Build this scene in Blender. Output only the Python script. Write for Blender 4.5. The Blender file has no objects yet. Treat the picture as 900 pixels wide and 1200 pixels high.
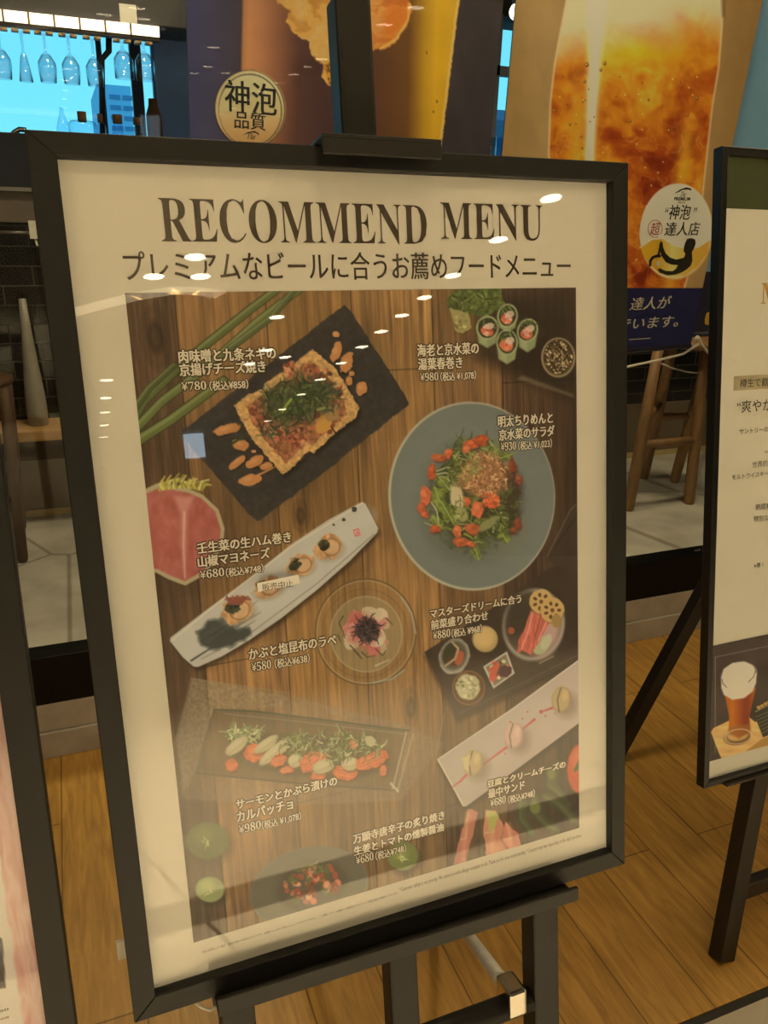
import bpy, bmesh, math, random
import numpy as np
from mathutils import Vector

random.seed(7)
rng = np.random.default_rng(11)
S = bpy.context.scene
COL = S.collection

# ------------------------------------------------------------------ camera
F = 914.0
H = 1.45
C0 = np.array([450.0, 600.0])
def nrm(v):
    v = np.asarray(v, float); return v / np.linalg.norm(v)
hx = nrm([2880 - 450, 325 - 600, F])
_yv = 3000.0
_xv = 450 - ((_yv - 600) * hx[1] + F * hx[2]) / hx[0]
dn = nrm([_xv - 450, _yv - 600, F])
R = np.array([hx, np.cross(-dn, hx), -dn])          # camera (x right, y down, z forward) -> world
EYE = np.array([0.0, 0.0, H])
def ray(x, y):
    return R @ np.array([x - C0[0], y - C0[1], F])
def at(x, y, Y=None, z=None):
    r = ray(x, y)
    t = (Y / r[1]) if Y is not None else (z - H) / r[2]
    return EYE + r * t
cd = bpy.data.cameras.new('camera')
cam = bpy.data.objects.new('camera', cd); COL.objects.link(cam)
cd.sensor_fit = 'VERTICAL'; cd.sensor_height = 36.0; cd.lens = F / 1200 * 36.0
cd.clip_start = 0.02; cd.clip_end = 300
from mathutils import Matrix
xr, yu, zb = R @ [1, 0, 0], R @ [0, -1, 0], R @ [0, 0, -1]
cam.matrix_world = Matrix(((xr[0], yu[0], zb[0], 0), (xr[1], yu[1], zb[1], 0), (xr[2], yu[2], zb[2], H), (0, 0, 0, 1)))
S.camera = cam

# ------------------------------------------------------------------ world, lights, exposure
S.view_settings.view_transform = 'Standard'
S.view_settings.look = 'None'
S.view_settings.exposure = 0.0
S.view_settings.gamma = 1.0
S.view_settings.use_curve_mapping = False
w = bpy.data.worlds.new('sky'); S.world = w; w.use_nodes = True
nt = w.node_tree; bg = nt.nodes['Background']
tc = nt.nodes.new('ShaderNodeTexCoord'); sx = nt.nodes.new('ShaderNodeSeparateXYZ'); rp = nt.nodes.new('ShaderNodeValToRGB')
nt.links.new(tc.outputs['Generated'], sx.inputs[0]); nt.links.new(sx.outputs['Z'], rp.inputs[0]); nt.links.new(rp.outputs[0], bg.inputs[0])
rp.color_ramp.elements[0].position = 0.0; rp.color_ramp.elements[0].color = (0.20, 0.78, 1.0, 1)
rp.color_ramp.elements[1].position = 0.5; rp.color_ramp.elements[1].color = (0.12, 0.55, 0.95, 1)
bg.inputs[1].default_value = 1.25

WARM = (1.0, 0.80, 0.45)
def area(name, loc, size, power, color=WARM, shape='DISK', sy=None, target=None):
    L = bpy.data.lights.new(name, 'AREA'); L.shape = shape; L.size = size
    if sy: L.size_y = sy
    L.energy = power; L.color = color
    o = bpy.data.objects.new(name, L); COL.objects.link(o); o.location = loc
    if target is not None:
        o.rotation_euler = (Vector(target) - Vector(loc)).to_track_quat('-Z', 'Y').to_euler()
    return o
area('mall_fill_light', (0.30, -0.25, 2.93), 0.30, 5)  # added overhead lights for the menus, set clear of the glass reflections
area('mall_fill_light', (2.10, -0.10, 2.93), 0.30, 5)
area('mall_fill_light', (-1.70, -0.25, 2.93), 0.30, 6)
area('mall_fill_light', (1.15, 1.35, 2.93), 0.30, 13)  # added, like the next two, to brighten the wood floor and posters
area('mall_fill_light', (-0.9, 1.2, 2.93), 0.30, 5)
area('mall_fill_light', (2.5, 0.75, 2.93), 0.30, 9)
area('restaurant_fill_light', (0.3, 2.95, 2.95), 0.35, 23)  # added unseen lights that brighten the flagstone floor
area('restaurant_fill_light', (2.6, 2.8, 2.95), 0.35, 23)
for sx_, sp_ in ((-1.2, 1050), (0.4, 1200), (2.0, 950)):          # added unseen spots that brighten the tiled corridor floor behind the viewer
    L = bpy.data.lights.new('corridor_fill_spot', 'SPOT'); L.energy = sp_; L.color = (1, .845, .555); L.spot_size = math.radians(84); L.spot_blend = .5; L.shadow_soft_size = .06
    o = bpy.data.objects.new('corridor_fill_spot', L); COL.objects.link(o); o.location = (sx_, -1.9, 2.94)

# ------------------------------------------------------------------ helpers
def s2l(c):
    c = np.asarray(c, float) / 255.0
    return np.where(c <= 0.04045, c / 12.92, ((c + 0.055) / 1.055) ** 2.4)
MATS = {}
def mat(name, c1, rough=0.5, c2=None, scale=30.0, metal=0.0, bump=0.0, stretch=(1, 1, 1), spec=0.5):
    if name in MATS: return MATS[name]
    m = bpy.data.materials.new(name); m.use_nodes = True; n = m.node_tree
    p = n.nodes['Principled BSDF']; p.inputs['Roughness'].default_value = rough; p.inputs['Metallic'].default_value = metal
    p.inputs['Specular IOR Level'].default_value = spec
    if c2 is None: c2 = tuple(x * 0.88 for x in c1)
    t = n.nodes.new('ShaderNodeTexCoord'); mp = n.nodes.new('ShaderNodeMapping'); mp.inputs['Scale'].default_value = stretch
    nz = n.nodes.new('ShaderNodeTexNoise'); nz.inputs['Scale'].default_value = scale; nz.inputs['Detail'].default_value = 5
    r = n.nodes.new('ShaderNodeValToRGB')
    r.color_ramp.elements[0].position = 0.35; r.color_ramp.elements[0].color = (*c2, 1)
    r.color_ramp.elements[1].position = 0.65; r.color_ramp.elements[1].color = (*c1, 1)
    n.links.new(t.outputs['Object'], mp.inputs[0]); n.links.new(mp.outputs[0], nz.inputs['Vector'])
    n.links.new(nz.outputs['Fac'], r.inputs[0]); n.links.new(r.outputs[0], p.inputs['Base Color'])
    if bump:
        b = n.nodes.new('ShaderNodeBump'); b.inputs['Strength'].default_value = bump; b.inputs['Distance'].default_value = 0.002
        n.links.new(nz.outputs['Fac'], b.inputs['Height']); n.links.new(b.outputs[0], p.inputs['Normal'])
    MATS[name] = m; return m
def emit(name, col, strength):
    if name in MATS: return MATS[name]
    m = bpy.data.materials.new(name); m.use_nodes = True; n = m.node_tree
    p = n.nodes['Principled BSDF']; p.inputs['Base Color'].default_value = (*col, 1)
    p.inputs['Emission Color'].default_value = (*col, 1); p.inputs['Emission Strength'].default_value = strength
    MATS[name] = m; return m
def glass(name, tint=(1, 1, 1), ior=1.5, gain=1.0, rough=0.0):
    if name in MATS: return MATS[name]
    m = bpy.data.materials.new(name); m.use_nodes = True; n = m.node_tree
    out = n.nodes['Material Output']; n.nodes.remove(n.nodes['Principled BSDF'])
    tr = n.nodes.new('ShaderNodeBsdfTransparent'); tr.inputs[0].default_value = (*tint, 1)
    gl = n.nodes.new('ShaderNodeBsdfGlossy'); gl.inputs['Roughness'].default_value = rough
    fr = n.nodes.new('ShaderNodeFresnel'); ge = n.nodes.new('ShaderNodeNewGeometry')
    mr = n.nodes.new('ShaderNodeMapRange'); mr.inputs['To Min'].default_value = ior; mr.inputs['To Max'].default_value = 1 / ior
    n.links.new(ge.outputs['Backfacing'], mr.inputs['Value']); n.links.new(mr.outputs[0], fr.inputs[0])   # the same reflectance on either face of a thin pane
    mx = n.nodes.new('ShaderNodeMixShader')
    if gain != 1.0:
        mu = n.nodes.new('ShaderNodeMath'); mu.operation = 'MULTIPLY'; mu.use_clamp = True; mu.inputs[1].default_value = gain
        n.links.new(fr.outputs[0], mu.inputs[0]); n.links.new(mu.outputs[0], mx.inputs[0])
    else:
        n.links.new(fr.outputs[0], mx.inputs[0])
    n.links.new(tr.outputs[0], mx.inputs[1]); n.links.new(gl.outputs[0], mx.inputs[2]); n.links.new(mx.outputs[0], out.inputs[0])
    MATS[name] = m; return m
def paintmat(name='printed_ink', rough=0.55):
    if name in MATS: return MATS[name]
    m = bpy.data.materials.new(name); m.use_nodes = True; n = m.node_tree
    p = n.nodes['Principled BSDF']; p.inputs['Roughness'].default_value = rough; p.inputs['Specular IOR Level'].default_value = 0.3
    a = n.nodes.new('ShaderNodeAttribute'); a.attribute_name = 'ink'
    n.links.new(a.outputs['Color'], p.inputs['Base Color'])
    MATS[name] = m; return m

class MB:
    """collects shapes given in world coordinates into ONE mesh"""
    def __init__(s): s.v = []; s.f = []; s.sm = []
    def add(s, vs, fs, smooth=False):
        b = len(s.v); s.v += [tuple(map(float, x)) for x in vs]
        for f in fs: s.f.append([b + i for i in f]); s.sm.append(smooth)
    def hexa(s, p):                        # p: 4 bottom + 4 top
        s.add(p, [(3, 2, 1, 0), (4, 5, 6, 7), (0, 1, 5, 4), (1, 2, 6, 5), (2, 3, 7, 6), (3, 0, 4, 7)])
    def box(s, a, b):
        (x0, y0, z0), (x1, y1, z1) = a, b
        s.hexa([(x0, y0, z0), (x1, y0, z0), (x1, y1, z0), (x0, y1, z0), (x0, y0, z1), (x1, y0, z1), (x1, y1, z1), (x0, y1, z1)])
    def tube(s, pts, r, n=10, cap=True):
        pts = [np.asarray(p, float) for p in pts]; rs = r if isinstance(r, (list, tuple)) else [r] * len(pts)
        rings = []; D = nrm(pts[-1] - pts[0] + 1e-6); up = np.eye(3)[int(np.argmin(np.abs(D)))]
        for i, p in enumerate(pts):
            d = nrm(pts[min(i + 1, len(pts) - 1)] - pts[max(i - 1, 0)])
            a = np.cross(d, up); a = nrm(a) if np.linalg.norm(a) > 1e-4 else nrm(np.cross(d, [.3, .5, .8])); b = np.cross(d, a)
            rings.append([p + rs[i] * (a * math.cos(2 * math.pi * k / n) + b * math.sin(2 * math.pi * k / n)) for k in range(n)])
        vs = [v for rg in rings for v in rg]; fs = []
        for i in range(len(pts) - 1):
            for k in range(n):
                fs.append((i * n + k, i * n + (k + 1) % n, (i + 1) * n + (k + 1) % n, (i + 1) * n + k))
        s.add(vs, fs, True)
        if cap:
            b0 = len(s.v) - len(vs)
            s.f.append([b0 + k for k in range(n)][::-1]); s.sm.append(False)
            s.f.append([b0 + (len(pts) - 1) * n + k for k in range(n)]); s.sm.append(False)
    def lathe(s, c, prof, n=20, axis='z'):
        vs = []; fs = []
        for (r, h) in prof:
            for k in range(n):
                a = 2 * math.pi * k / n
                vs.append((c[0] + r * math.cos(a), c[1] + r * math.sin(a), c[2] + h))
        for i in range(len(prof) - 1):
            for k in range(n):
                fs.append((i * n + k, i * n + (k + 1) % n, (i + 1) * n + (k + 1) % n, (i + 1) * n + k))
        s.add(vs, fs, True)
    def ellipsoid(s, c, r, n=12, m=8):
        prof = [(max(1e-4, math.sin(math.pi * i / m)), -math.cos(math.pi * i / m)) for i in range(m + 1)]
        vs = []; fs = []
        for (q, h) in prof:
            for k in range(n):
                a = 2 * math.pi * k / n
                vs.append((c[0] + r[0] * q * math.cos(a), c[1] + r[1] * q * math.sin(a), c[2] + r[2] * h))
        for i in range(m):
            for k in range(n):
                fs.append((i * n + k, i * n + (k + 1) % n, (i + 1) * n + (k + 1) % n, (i + 1) * n + k))
        s.add(vs, fs, True)

def wloc(o):
    p = np.zeros(3)
    while o is not None:
        p = p + np.array(o.location); o = o.parent
    return p
def link_mesh(name, me, material, parent=None):
    o = bpy.data.objects.new(name, me); COL.objects.link(o)
    if material: me.materials.append(material)
    if parent is not None: o.parent = parent
    return o
def obj(name, mb, material, parent=None, origin=None, bevel=0.0):
    off = wloc(parent) if parent is not None else (np.asarray(origin, float) if origin is not None else np.zeros(3))
    me = bpy.data.meshes.new(name)
    me.from_pydata([tuple(np.asarray(v) - off) for v in mb.v], [], mb.f)
    me.polygons.foreach_set('use_smooth', mb.sm)
    me.update()
    if len(mb.f) < 3000:
        bm_ = bmesh.new(); bm_.from_mesh(me); bmesh.ops.recalc_face_normals(bm_, faces=bm_.faces[:]); bm_.to_mesh(me); bm_.free()
    o = link_mesh(name, me, material, parent)
    if parent is None and origin is not None: o.location = origin
    if bevel:
        b = o.modifiers.new('bevel', 'BEVEL'); b.width = bevel; b.segments = 2; b.limit_method = 'ANGLE'
    return o
def tag(o, label=None, cat=None, group=None, kind=None):
    if label: o['label'] = label
    if cat: o['category'] = cat
    if group: o['group'] = group
    if kind: o['kind'] = kind
    return o
def thing(name, loc, label, cat, group=None):
    o = bpy.data.objects.new(name, None); COL.objects.link(o); o.location = loc; o.empty_display_size = 0.05
    return tag(o, label, cat, group)
def struct(name, mb, m, parent=None, bevel=0.0):
    o = obj(name, mb, m, parent, bevel=bevel)
    if parent is None: o['kind'] = 'structure'
    return o

class Plane:
    """a flat sheet standing in the world: U right, V down, N towards the viewer"""
    def __init__(s, O, U, V):
        s.O = np.asarray(O, float); s.U = nrm(U); V = np.asarray(V, float); s.V = nrm(V - s.U * (V @ s.U)); s.N = np.cross(s.V, s.U)
        s.N = s.N if s.N @ (EYE - s.O) > 0 else -s.N
    def p(s, u, v, w=0.0): return s.O + s.U * u + s.V * v + s.N * w
    def uv(s, x, y, w=0.0):
        r = ray(x, y); o = s.O + s.N * w
        t = ((o - EYE) @ s.N) / (r @ s.N); q = EYE + r * t - s.O
        return q @ s.U, q @ s.V
    def grid_px(s, u, v):
        P = s.O[None, None] + u[..., None] * s.U + v[..., None] * s.V - EYE
        q = P @ R
        return q[..., 0] / q[..., 2] * F + C0[0], q[..., 1] / q[..., 2] * F + C0[1]
    def slab(s, mb, u0, v0, u1, v1, w0, w1):
        mb.hexa([s.p(u0, v0, w0), s.p(u1, v0, w0), s.p(u1, v1, w0), s.p(u0, v1, w0), s.p(u0, v0, w1), s.p(u1, v0, w1), s.p(u1, v1, w1), s.p(u0, v1, w1)])
    def quad(s, mb, pts, w0, w1):           # pts (u,v) x4, extruded
        mb.hexa([s.p(a, b, w0) for a, b in pts] + [s.p(a, b, w1) for a, b in pts])

# ------------------------------------------------------------------ flat printed art: colour per vertex on a fine sheet
def _h(ix, iy, seed):
    n = (ix.astype(np.int64) * 374761393 + iy.astype(np.int64) * 668265263 + seed * 974634777) & 0xffffffff
    n = ((n ^ (n >> 13)) * 1274126177) & 0xffffffff
    return ((n ^ (n >> 16)) & 0xffff) / 65535.0
def vn(x, y, seed=0):
    ix = np.floor(x); iy = np.floor(y); fx = x - ix; fy = y - iy
    fx = fx * fx * (3 - 2 * fx); fy = fy * fy * (3 - 2 * fy)
    a = _h(ix, iy, seed); b = _h(ix + 1, iy, seed); c = _h(ix, iy + 1, seed); d = _h(ix + 1, iy + 1, seed)
    return (a * (1 - fx) + b * fx) * (1 - fy) + (c * (1 - fx) + d * fx) * fy
def fbm(x, y, seed=0, o=4):
    t = 0; a = .5; k = 0
    for i in range(o):
        t = t + a * vn(x * 2 ** i, y * 2 ** i, seed + i); k += a; a *= .5
    return t / k

class Canvas:
    def __init__(s, plane, u0, v0, u1, v1, cell):
        s.pl = plane; s.b = (u0, v0, u1, v1)
        s.nu = int(round((u1 - u0) / cell)) + 1; s.nv = int(round((v1 - v0) / cell)) + 1
        s.u, s.v = np.meshgrid(np.linspace(u0, u1, s.nu), np.linspace(v0, v1, s.nv))
        s.X, s.Y = plane.grid_px(s.u, s.v)
        s.C = np.zeros((s.nv, s.nu, 3)); s.own = np.zeros((s.nv, s.nu), int); s.cur = 0
    def win(s, x0, y0, x1, y1):
        q = [s.pl.uv(x, y) for x in (x0, x1) for y in (y0, y1)]
        u0, v0, u1, v1 = s.b
        us = [(a - u0) / (u1 - u0) * (s.nu - 1) for a, _ in q]; vs = [(b - v0) / (v1 - v0) * (s.nv - 1) for _, b in q]
        i0 = max(0, int(min(us)) - 1); i1 = min(s.nu, int(max(us)) + 3); j0 = max(0, int(min(vs)) - 1); j1 = min(s.nv, int(max(vs)) + 3)
        return slice(j0, max(j1, j0)), slice(i0, max(i1, i0))
    def put(s, sl, a, col):
        if a.size == 0: return
        if callable(col): col = col(s.X[sl], s.Y[sl])
        col = np.asarray(col, float)
        s.C[sl] = s.C[sl] * (1 - a[..., None]) + col * a[..., None]
        if s.cur: 
            o = s.own[sl]; o[a > .5] = s.cur; s.own[sl] = o
    def ell(s, cx, cy, rx, ry, ang=0, col=(0, 0, 0), soft=.12, alpha=1., rough=0., seed=0):
        m = max(rx, ry) * 1.35 + 2; sl = s.win(cx - m, cy - m, cx + m, cy + m); X = s.X[sl] - cx; Y = s.Y[sl] - cy
        if X.size == 0: return
        t = math.radians(ang); a = (X * math.cos(t) + Y * math.sin(t)) / rx; b = (-X * math.sin(t) + Y * math.cos(t)) / ry
        d = np.sqrt(a * a + b * b)
        if rough: d = d + rough * (fbm(s.X[sl] / 6, s.Y[sl] / 6, seed, 3) - .5) * 2
        s.put(sl, np.clip((1 - d) / max(soft, .02) + .5, 0, 1) * alpha, col)
    def ring(s, cx, cy, rx, ry, ang, wpx, col, alpha=1.):
        m = max(rx, ry) + wpx + 2; sl = s.win(cx - m, cy - m, cx + m, cy + m); X = s.X[sl] - cx; Y = s.Y[sl] - cy
        if X.size == 0: return
        t = math.radians(ang); a = (X * math.cos(t) + Y * math.sin(t)) / rx; b = (-X * math.sin(t) + Y * math.cos(t)) / ry
        d = np.abs(np.sqrt(a * a + b * b) - 1) * (rx + ry) / 2
        s.put(sl, np.clip(wpx / 2 - d + .5, 0, 1) * alpha, col)
    def poly(s, pts, col, soft=1.0, alpha=1., rough=0., seed=0, rs=8.):
        pts = np.asarray(pts, float); m = soft + abs(rough) + 2
        sl = s.win(pts[:, 0].min() - m, pts[:, 1].min() - m, pts[:, 0].max() + m, pts[:, 1].max() + m); X = s.X[sl]; Y = s.Y[sl]
        if X.size == 0: return
        ins = np.zeros(X.shape, bool); dd = np.full(X.shape, 1e9)
        for i in range(len(pts)):
            (x0, y0), (x1, y1) = pts[i], pts[(i + 1) % len(pts)]
            c = ((y0 > Y) != (y1 > Y))
            with np.errstate(divide='ignore', invalid='ignore'):
                xi = (x1 - x0) * (Y - y0) / (y1 - y0 if y1 != y0 else 1e-9) + x0
            ins ^= c & (X < xi)
            L = (x1 - x0) ** 2 + (y1 - y0) ** 2 + 1e-9
            t = np.clip(((X - x0) * (x1 - x0) + (Y - y0) * (y1 - y0)) / L, 0, 1)
            dd = np.minimum(dd, (X - x0 - t * (x1 - x0)) ** 2 + (Y - y0 - t * (y1 - y0)) ** 2)
        d = np.sqrt(dd) * np.where(ins, 1, -1)
        if rough: d = d + rough * (fbm(X / rs, Y / rs, seed, 3) - .5) * 2
        s.put(sl, np.clip(d / soft + .5, 0, 1) * alpha, col)
    def line(s, pts, w0, col, w1=None, soft=.8, alpha=1.):
        w1 = w0 if w1 is None else w1; pts = np.asarray(pts, float); m = max(w0, w1) + 2
        sl = s.win(pts[:, 0].min() - m, pts[:, 1].min() - m, pts[:, 0].max() + m, pts[:, 1].max() + m); X = s.X[sl]; Y = s.Y[sl]
        if X.size == 0: return
        A = np.zeros(X.shape); n = len(pts) - 1
        for i in range(n):
            (x0, y0), (x1, y1) = pts[i], pts[i + 1]; L = (x1 - x0) ** 2 + (y1 - y0) ** 2 + 1e-9
            t = np.clip(((X - x0) * (x1 - x0) + (Y - y0) * (y1 - y0)) / L, 0, 1)
            d = np.sqrt((X - x0 - t * (x1 - x0)) ** 2 + (Y - y0 - t * (y1 - y0)) ** 2)
            wd = w0 + (w1 - w0) * (i + t) / n
            A = np.maximum(A, np.clip((wd / 2 - d) / soft + .5, 0, 1))
        s.put(sl, A * alpha, col)
    def scatter(s, n, cx, cy, rx, ry, ang, size, cols, kind='ell', length=6, curve=.5):
        t = math.radians(ang)
        for i in range(n):
            q = rng.random() ** .5; f = rng.random() * 6.283
            a, b = q * math.cos(f) * rx, q * math.sin(f) * ry
            x = cx + a * math.cos(t) - b * math.sin(t); y = cy + a * math.sin(t) + b * math.cos(t)
            c = np.array(cols[rng.integers(len(cols))], float) * (.85 + .3 * rng.random())
            if kind == 'ell':
                s.ell(x, y, size * (.6 + .8 * rng.random()), size * (.5 + .6 * rng.random()), rng.random() * 180, c, soft=.4)
            else:
                g = rng.random() * 6.283; l = length * (.5 + rng.random()); k = curve * (rng.random() - .5)
                p1 = (x + l * math.cos(g), y + l * math.sin(g)); p2 = (x + 2 * l * math.cos(g + k), y + 2 * l * math.sin(g + k))
                s.line([(x, y), p1, p2], size * (.7 + .6 * rng.random()), c, size * .4)
    def build(s, names, parent, w=0.0004, ref=(198, 180, 134), white=.80, material=None, labels=None, tone=False):
        """one sheet per owner; owner 0 is names[0], the others become its children"""
        Cc = np.clip(s.C, 0, 255)
        if tone:
            t_ = np.clip((((Cc[..., 0] - Cc[..., 2]) / np.maximum(Cc[..., 0], 1)) - .05) / .6, 0, 1)[..., None]
            Cc = Cc * (np.array([.89, .83, .70]) * (1 - t_) + t_)
            rd = np.clip((Cc[..., 0] - Cc[..., 1]) / np.maximum(Cc[..., 0], 1) / .35 - 1.1, 0, 1)[..., None]      # reds and greens of a muted print
            gn = np.clip((Cc[..., 1] - Cc[..., 0]) / np.maximum(Cc[..., 1], 1) / .15, 0, 1)[..., None]
            Cc = Cc * (1 - rd + rd * np.array([.88, .98, .84])) * (1 - gn + gn * np.array([1.08, .95, .84]))
        lin = s2l(Cc) / s2l(ref) * white
        lin = np.clip(lin, .004, .92)
        P = (s.pl.O + s.pl.N * w)[None, None] + s.u[..., None] * s.pl.U + s.v[..., None] * s.pl.V - wloc(parent)
        P = P.reshape(-1, 3); K = lin.reshape(-1, 3)
        idx = np.arange(s.nv * s.nu).reshape(s.nv, s.nu)
        q = np.stack([idx[:-1, :-1], idx[1:, :-1], idx[1:, 1:], idx[:-1, 1:]], -1).reshape(-1, 4)
        own = s.own[:-1, :-1].reshape(-1)
        objs = {}
        for k, nm in enumerate(names):
            f = q[own == k]
            if len(f) == 0: print('EMPTY OWNER', nm); continue
            vi, inv = np.unique(f, return_inverse=True); inv = inv.reshape(-1)
            me = bpy.data.meshes.new(nm)
            me.vertices.add(len(vi)); me.vertices.foreach_set('co', P[vi].reshape(-1))
            me.loops.add(len(inv)); me.loops.foreach_set('vertex_index', inv.astype(np.int32))
            me.polygons.add(len(f)); me.polygons.foreach_set('loop_start', np.arange(0, len(inv), 4, dtype=np.int32))
            at_ = me.attributes.new('ink', 'FLOAT_COLOR', 'POINT')
            at_.data.foreach_set('color', np.concatenate([K[vi], np.ones((len(vi), 1))], 1).astype(np.float32).reshape(-1))
            me.update(calc_edges=True); me.validate()
            o = link_mesh(nm, me, material or paintmat(), parent if k == 0 else objs[0])
            objs[k] = o
            if labels and nm in labels: o['label'] = labels[nm]
        return objs

# ------------------------------------------------------------------ lettering
def serif(t):
    o = ''
    for ch in t:
        if 'A' <= ch <= 'Z': o += chr(0x1D400 + ord(ch) - 65)
        elif 'a' <= ch <= 'z': o += chr(0x1D41A + ord(ch) - 97)
        elif '0' <= ch <= '9': o += chr(0x1D7CE + ord(ch) - 48)
        else: o += ch
    return o
_tc = {}
def glyphs(body, off=0.0, res=3):
    k = (body, off, res)
    if k in _tc: return _tc[k]
    c = bpy.data.curves.new('lettering', 'FONT'); c.body = body; c.offset = off; c.resolution_u = res
    o = bpy.data.objects.new('lettering', c); COL.objects.link(o)
    dg = bpy.context.evaluated_depsgraph_get(); me = bpy.data.meshes.new_from_object(o.evaluated_get(dg))
    V = np.array([v.co[:2] for v in me.vertices]); Fc = [list(p.vertices) for p in me.polygons]
    bpy.data.objects.remove(o); bpy.data.curves.remove(c); bpy.data.meshes.remove(me)
    _tc[k] = (V, Fc); return V, Fc
def text(mb, plane, body, lb, rt, off=0.0, w=0.0008, dup=0.0, shear=0.0, res=3, halo=0.0, bold=0.0):
    """lettering fitted between the left-bottom and right-top corners (photo pixels) of its place on the sheet"""
    cjk = any(0x2fff < ord(c) < 0x1d000 for c in body)
    V, Fc = glyphs(body, 0.0 if cjk else off, res)
    u0, v1 = plane.uv(*lb); u1, v0 = plane.uv(*rt)
    x = (V[:, 0] - V[:, 0].min()) / np.ptp(V[:, 0]); y = (V[:, 1] - V[:, 1].min()) / np.ptp(V[:, 1])
    sh = [(0, 0)]
    if dup: sh = [(-.5 * dup, 0), (.5 * dup, 0)]
    if bold: sh = [(-bold, -bold * .5), (bold, bold * .5), (-bold, bold * .5), (bold, -bold * .5)]
    if halo: sh = [(halo * math.cos(a), halo * math.sin(a)) for a in (0, .785, 1.571, 2.356, 3.1416, 3.927, 4.712, 5.498)]
    for i, (dx, dy) in enumerate(sh):
        uu = u0 + x * (u1 - u0) + dx + shear * y * (v1 - v0); vv = v1 - y * (v1 - v0) + dy
        mb.add([plane.p(a, b, w + .00001 * i) for a, b in zip(uu, vv)], Fc)

# ------------------------------------------------------------------ structure: floors, walls, ceilings, shop window
def planks(name, c1, c2, mortar, bw, rh, rot, off=.5, msize=.006, grain=True, rough=.45):
    m = bpy.data.materials.new(name); m.use_nodes = True; n = m.node_tree; p = n.nodes['Principled BSDF']; p.inputs['Roughness'].default_value = rough
    t = n.nodes.new('ShaderNodeTexCoord'); mp = n.nodes.new('ShaderNodeMapping'); mp.inputs['Rotation'].default_value = (0, 0, rot)
    br = n.nodes.new('ShaderNodeTexBrick'); br.offset = off; br.inputs['Scale'].default_value = 1.0
    br.inputs['Color1'].default_value = (*c1, 1); br.inputs['Color2'].default_value = (*c2, 1); br.inputs['Mortar'].default_value = (*mortar, 1)
    br.inputs['Brick Width'].default_value = bw; br.inputs['Row Height'].default_value = rh; br.inputs['Mortar Size'].default_value = msize; br.inputs['Mortar Smooth'].default_value = .3
    n.links.new(t.outputs['Object'], mp.inputs[0]); n.links.new(mp.outputs[0], br.inputs['Vector'])
    last = br.outputs['Color']
    if grain:
        m2 = n.nodes.new('ShaderNodeMapping'); m2.inputs['Scale'].default_value = (3, 26, 1); n.links.new(mp.outputs[0], m2.inputs[0])
        nz = n.nodes.new('ShaderNodeTexNoise'); nz.inputs['Scale'].default_value = 2.2; nz.inputs['Detail'].default_value = 7; nz.inputs['Distortion'].default_value = 1.2
        n.links.new(m2.outputs[0], nz.inputs['Vector'])
        r = n.nodes.new('ShaderNodeValToRGB'); r.color_ramp.elements[0].position = .3; r.color_ramp.elements[0].color = (.66, .62, .56, 1); r.color_ramp.elements[1].position = .7; r.color_ramp.elements[1].color = (1.05, 1.05, 1.05, 1)
        n.links.new(nz.outputs['Fac'], r.inputs[0])
        mx = n.nodes.new('ShaderNodeMix'); mx.data_type = 'RGBA'; mx.blend_type = 'MULTIPLY'; mx.inputs[0].default_value = 1
        n.links.new(last, mx.inputs[6]); n.links.new(r.outputs[0], mx.inputs[7]); last = mx.outputs[2]
    n.links.new(last, p.inputs['Base Color'])
    bp = n.nodes.new('ShaderNodeBump'); bp.inputs['Strength'].default_value = .25; bp.inputs['Distance'].default_value = .002; bp.invert = True
    n.links.new(br.outputs['Fac'], bp.inputs['Height']); n.links.new(bp.outputs[0], p.inputs['Normal'])
    return m
def flagstones(name):
    m = bpy.data.materials.new(name); m.use_nodes = True; n = m.node_tree; p = n.nodes['Principled BSDF']; p.inputs['Roughness'].default_value = .55
    t = n.nodes.new('ShaderNodeTexCoord')
    vo = n.nodes.new('ShaderNodeTexVoronoi'); vo.feature = 'DISTANCE_TO_EDGE'; vo.inputs['Scale'].default_value = .85; vo.inputs['Randomness'].default_value = .8
    nz = n.nodes.new('ShaderNodeTexNoise'); nz.inputs['Scale'].default_value = 5; nz.inputs['Detail'].default_value = 6
    n.links.new(t.outputs['Object'], vo.inputs['Vector']); n.links.new(t.outputs['Object'], nz.inputs['Vector'])
    r = n.nodes.new('ShaderNodeValToRGB'); r.color_ramp.elements[0].position = .003; r.color_ramp.elements[0].color = (.55, .52, .48, 1); r.color_ramp.elements[1].position = .009; r.color_ramp.elements[1].color = (1, 1, 1, 1)
    n.links.new(vo.outputs['Distance'], r.inputs[0])
    r2 = n.nodes.new('ShaderNodeValToRGB'); r2.color_ramp.elements[0].position = .3; r2.color_ramp.elements[0].color = (.40, .38, .34, 1); r2.color_ramp.elements[1].position = .7; r2.color_ramp.elements[1].color = (.60, .57, .52, 1)
    n.links.new(nz.outputs['Fac'], r2.inputs[0])
    mx = n.nodes.new('ShaderNodeMix'); mx.data_type = 'RGBA'; mx.blend_type = 'MULTIPLY'; mx.inputs[0].default_value = 1
    n.links.new(r2.outputs[0], mx.inputs[6]); n.links.new(r.outputs[0], mx.inputs[7]); n.links.new(mx.outputs[2], p.inputs['Base Color'])
    return m

WY = 2.0       # front of the shop-window sill
EDGE = 0.765   # the wooden strip of floor ends here
black = mat('black_metal', (.0115, .0116, .0110), .5, (.0098, .0098, .0094), 60, spec=.35)
blackp = mat('black_paint', (.0175, .0162, .0140), .5, (.0140, .0130, .0115), 40, spec=.35)
greystone = mat('grey_stone', (.55, .51, .46), .5, (.42, .39, .35), 9)

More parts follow.
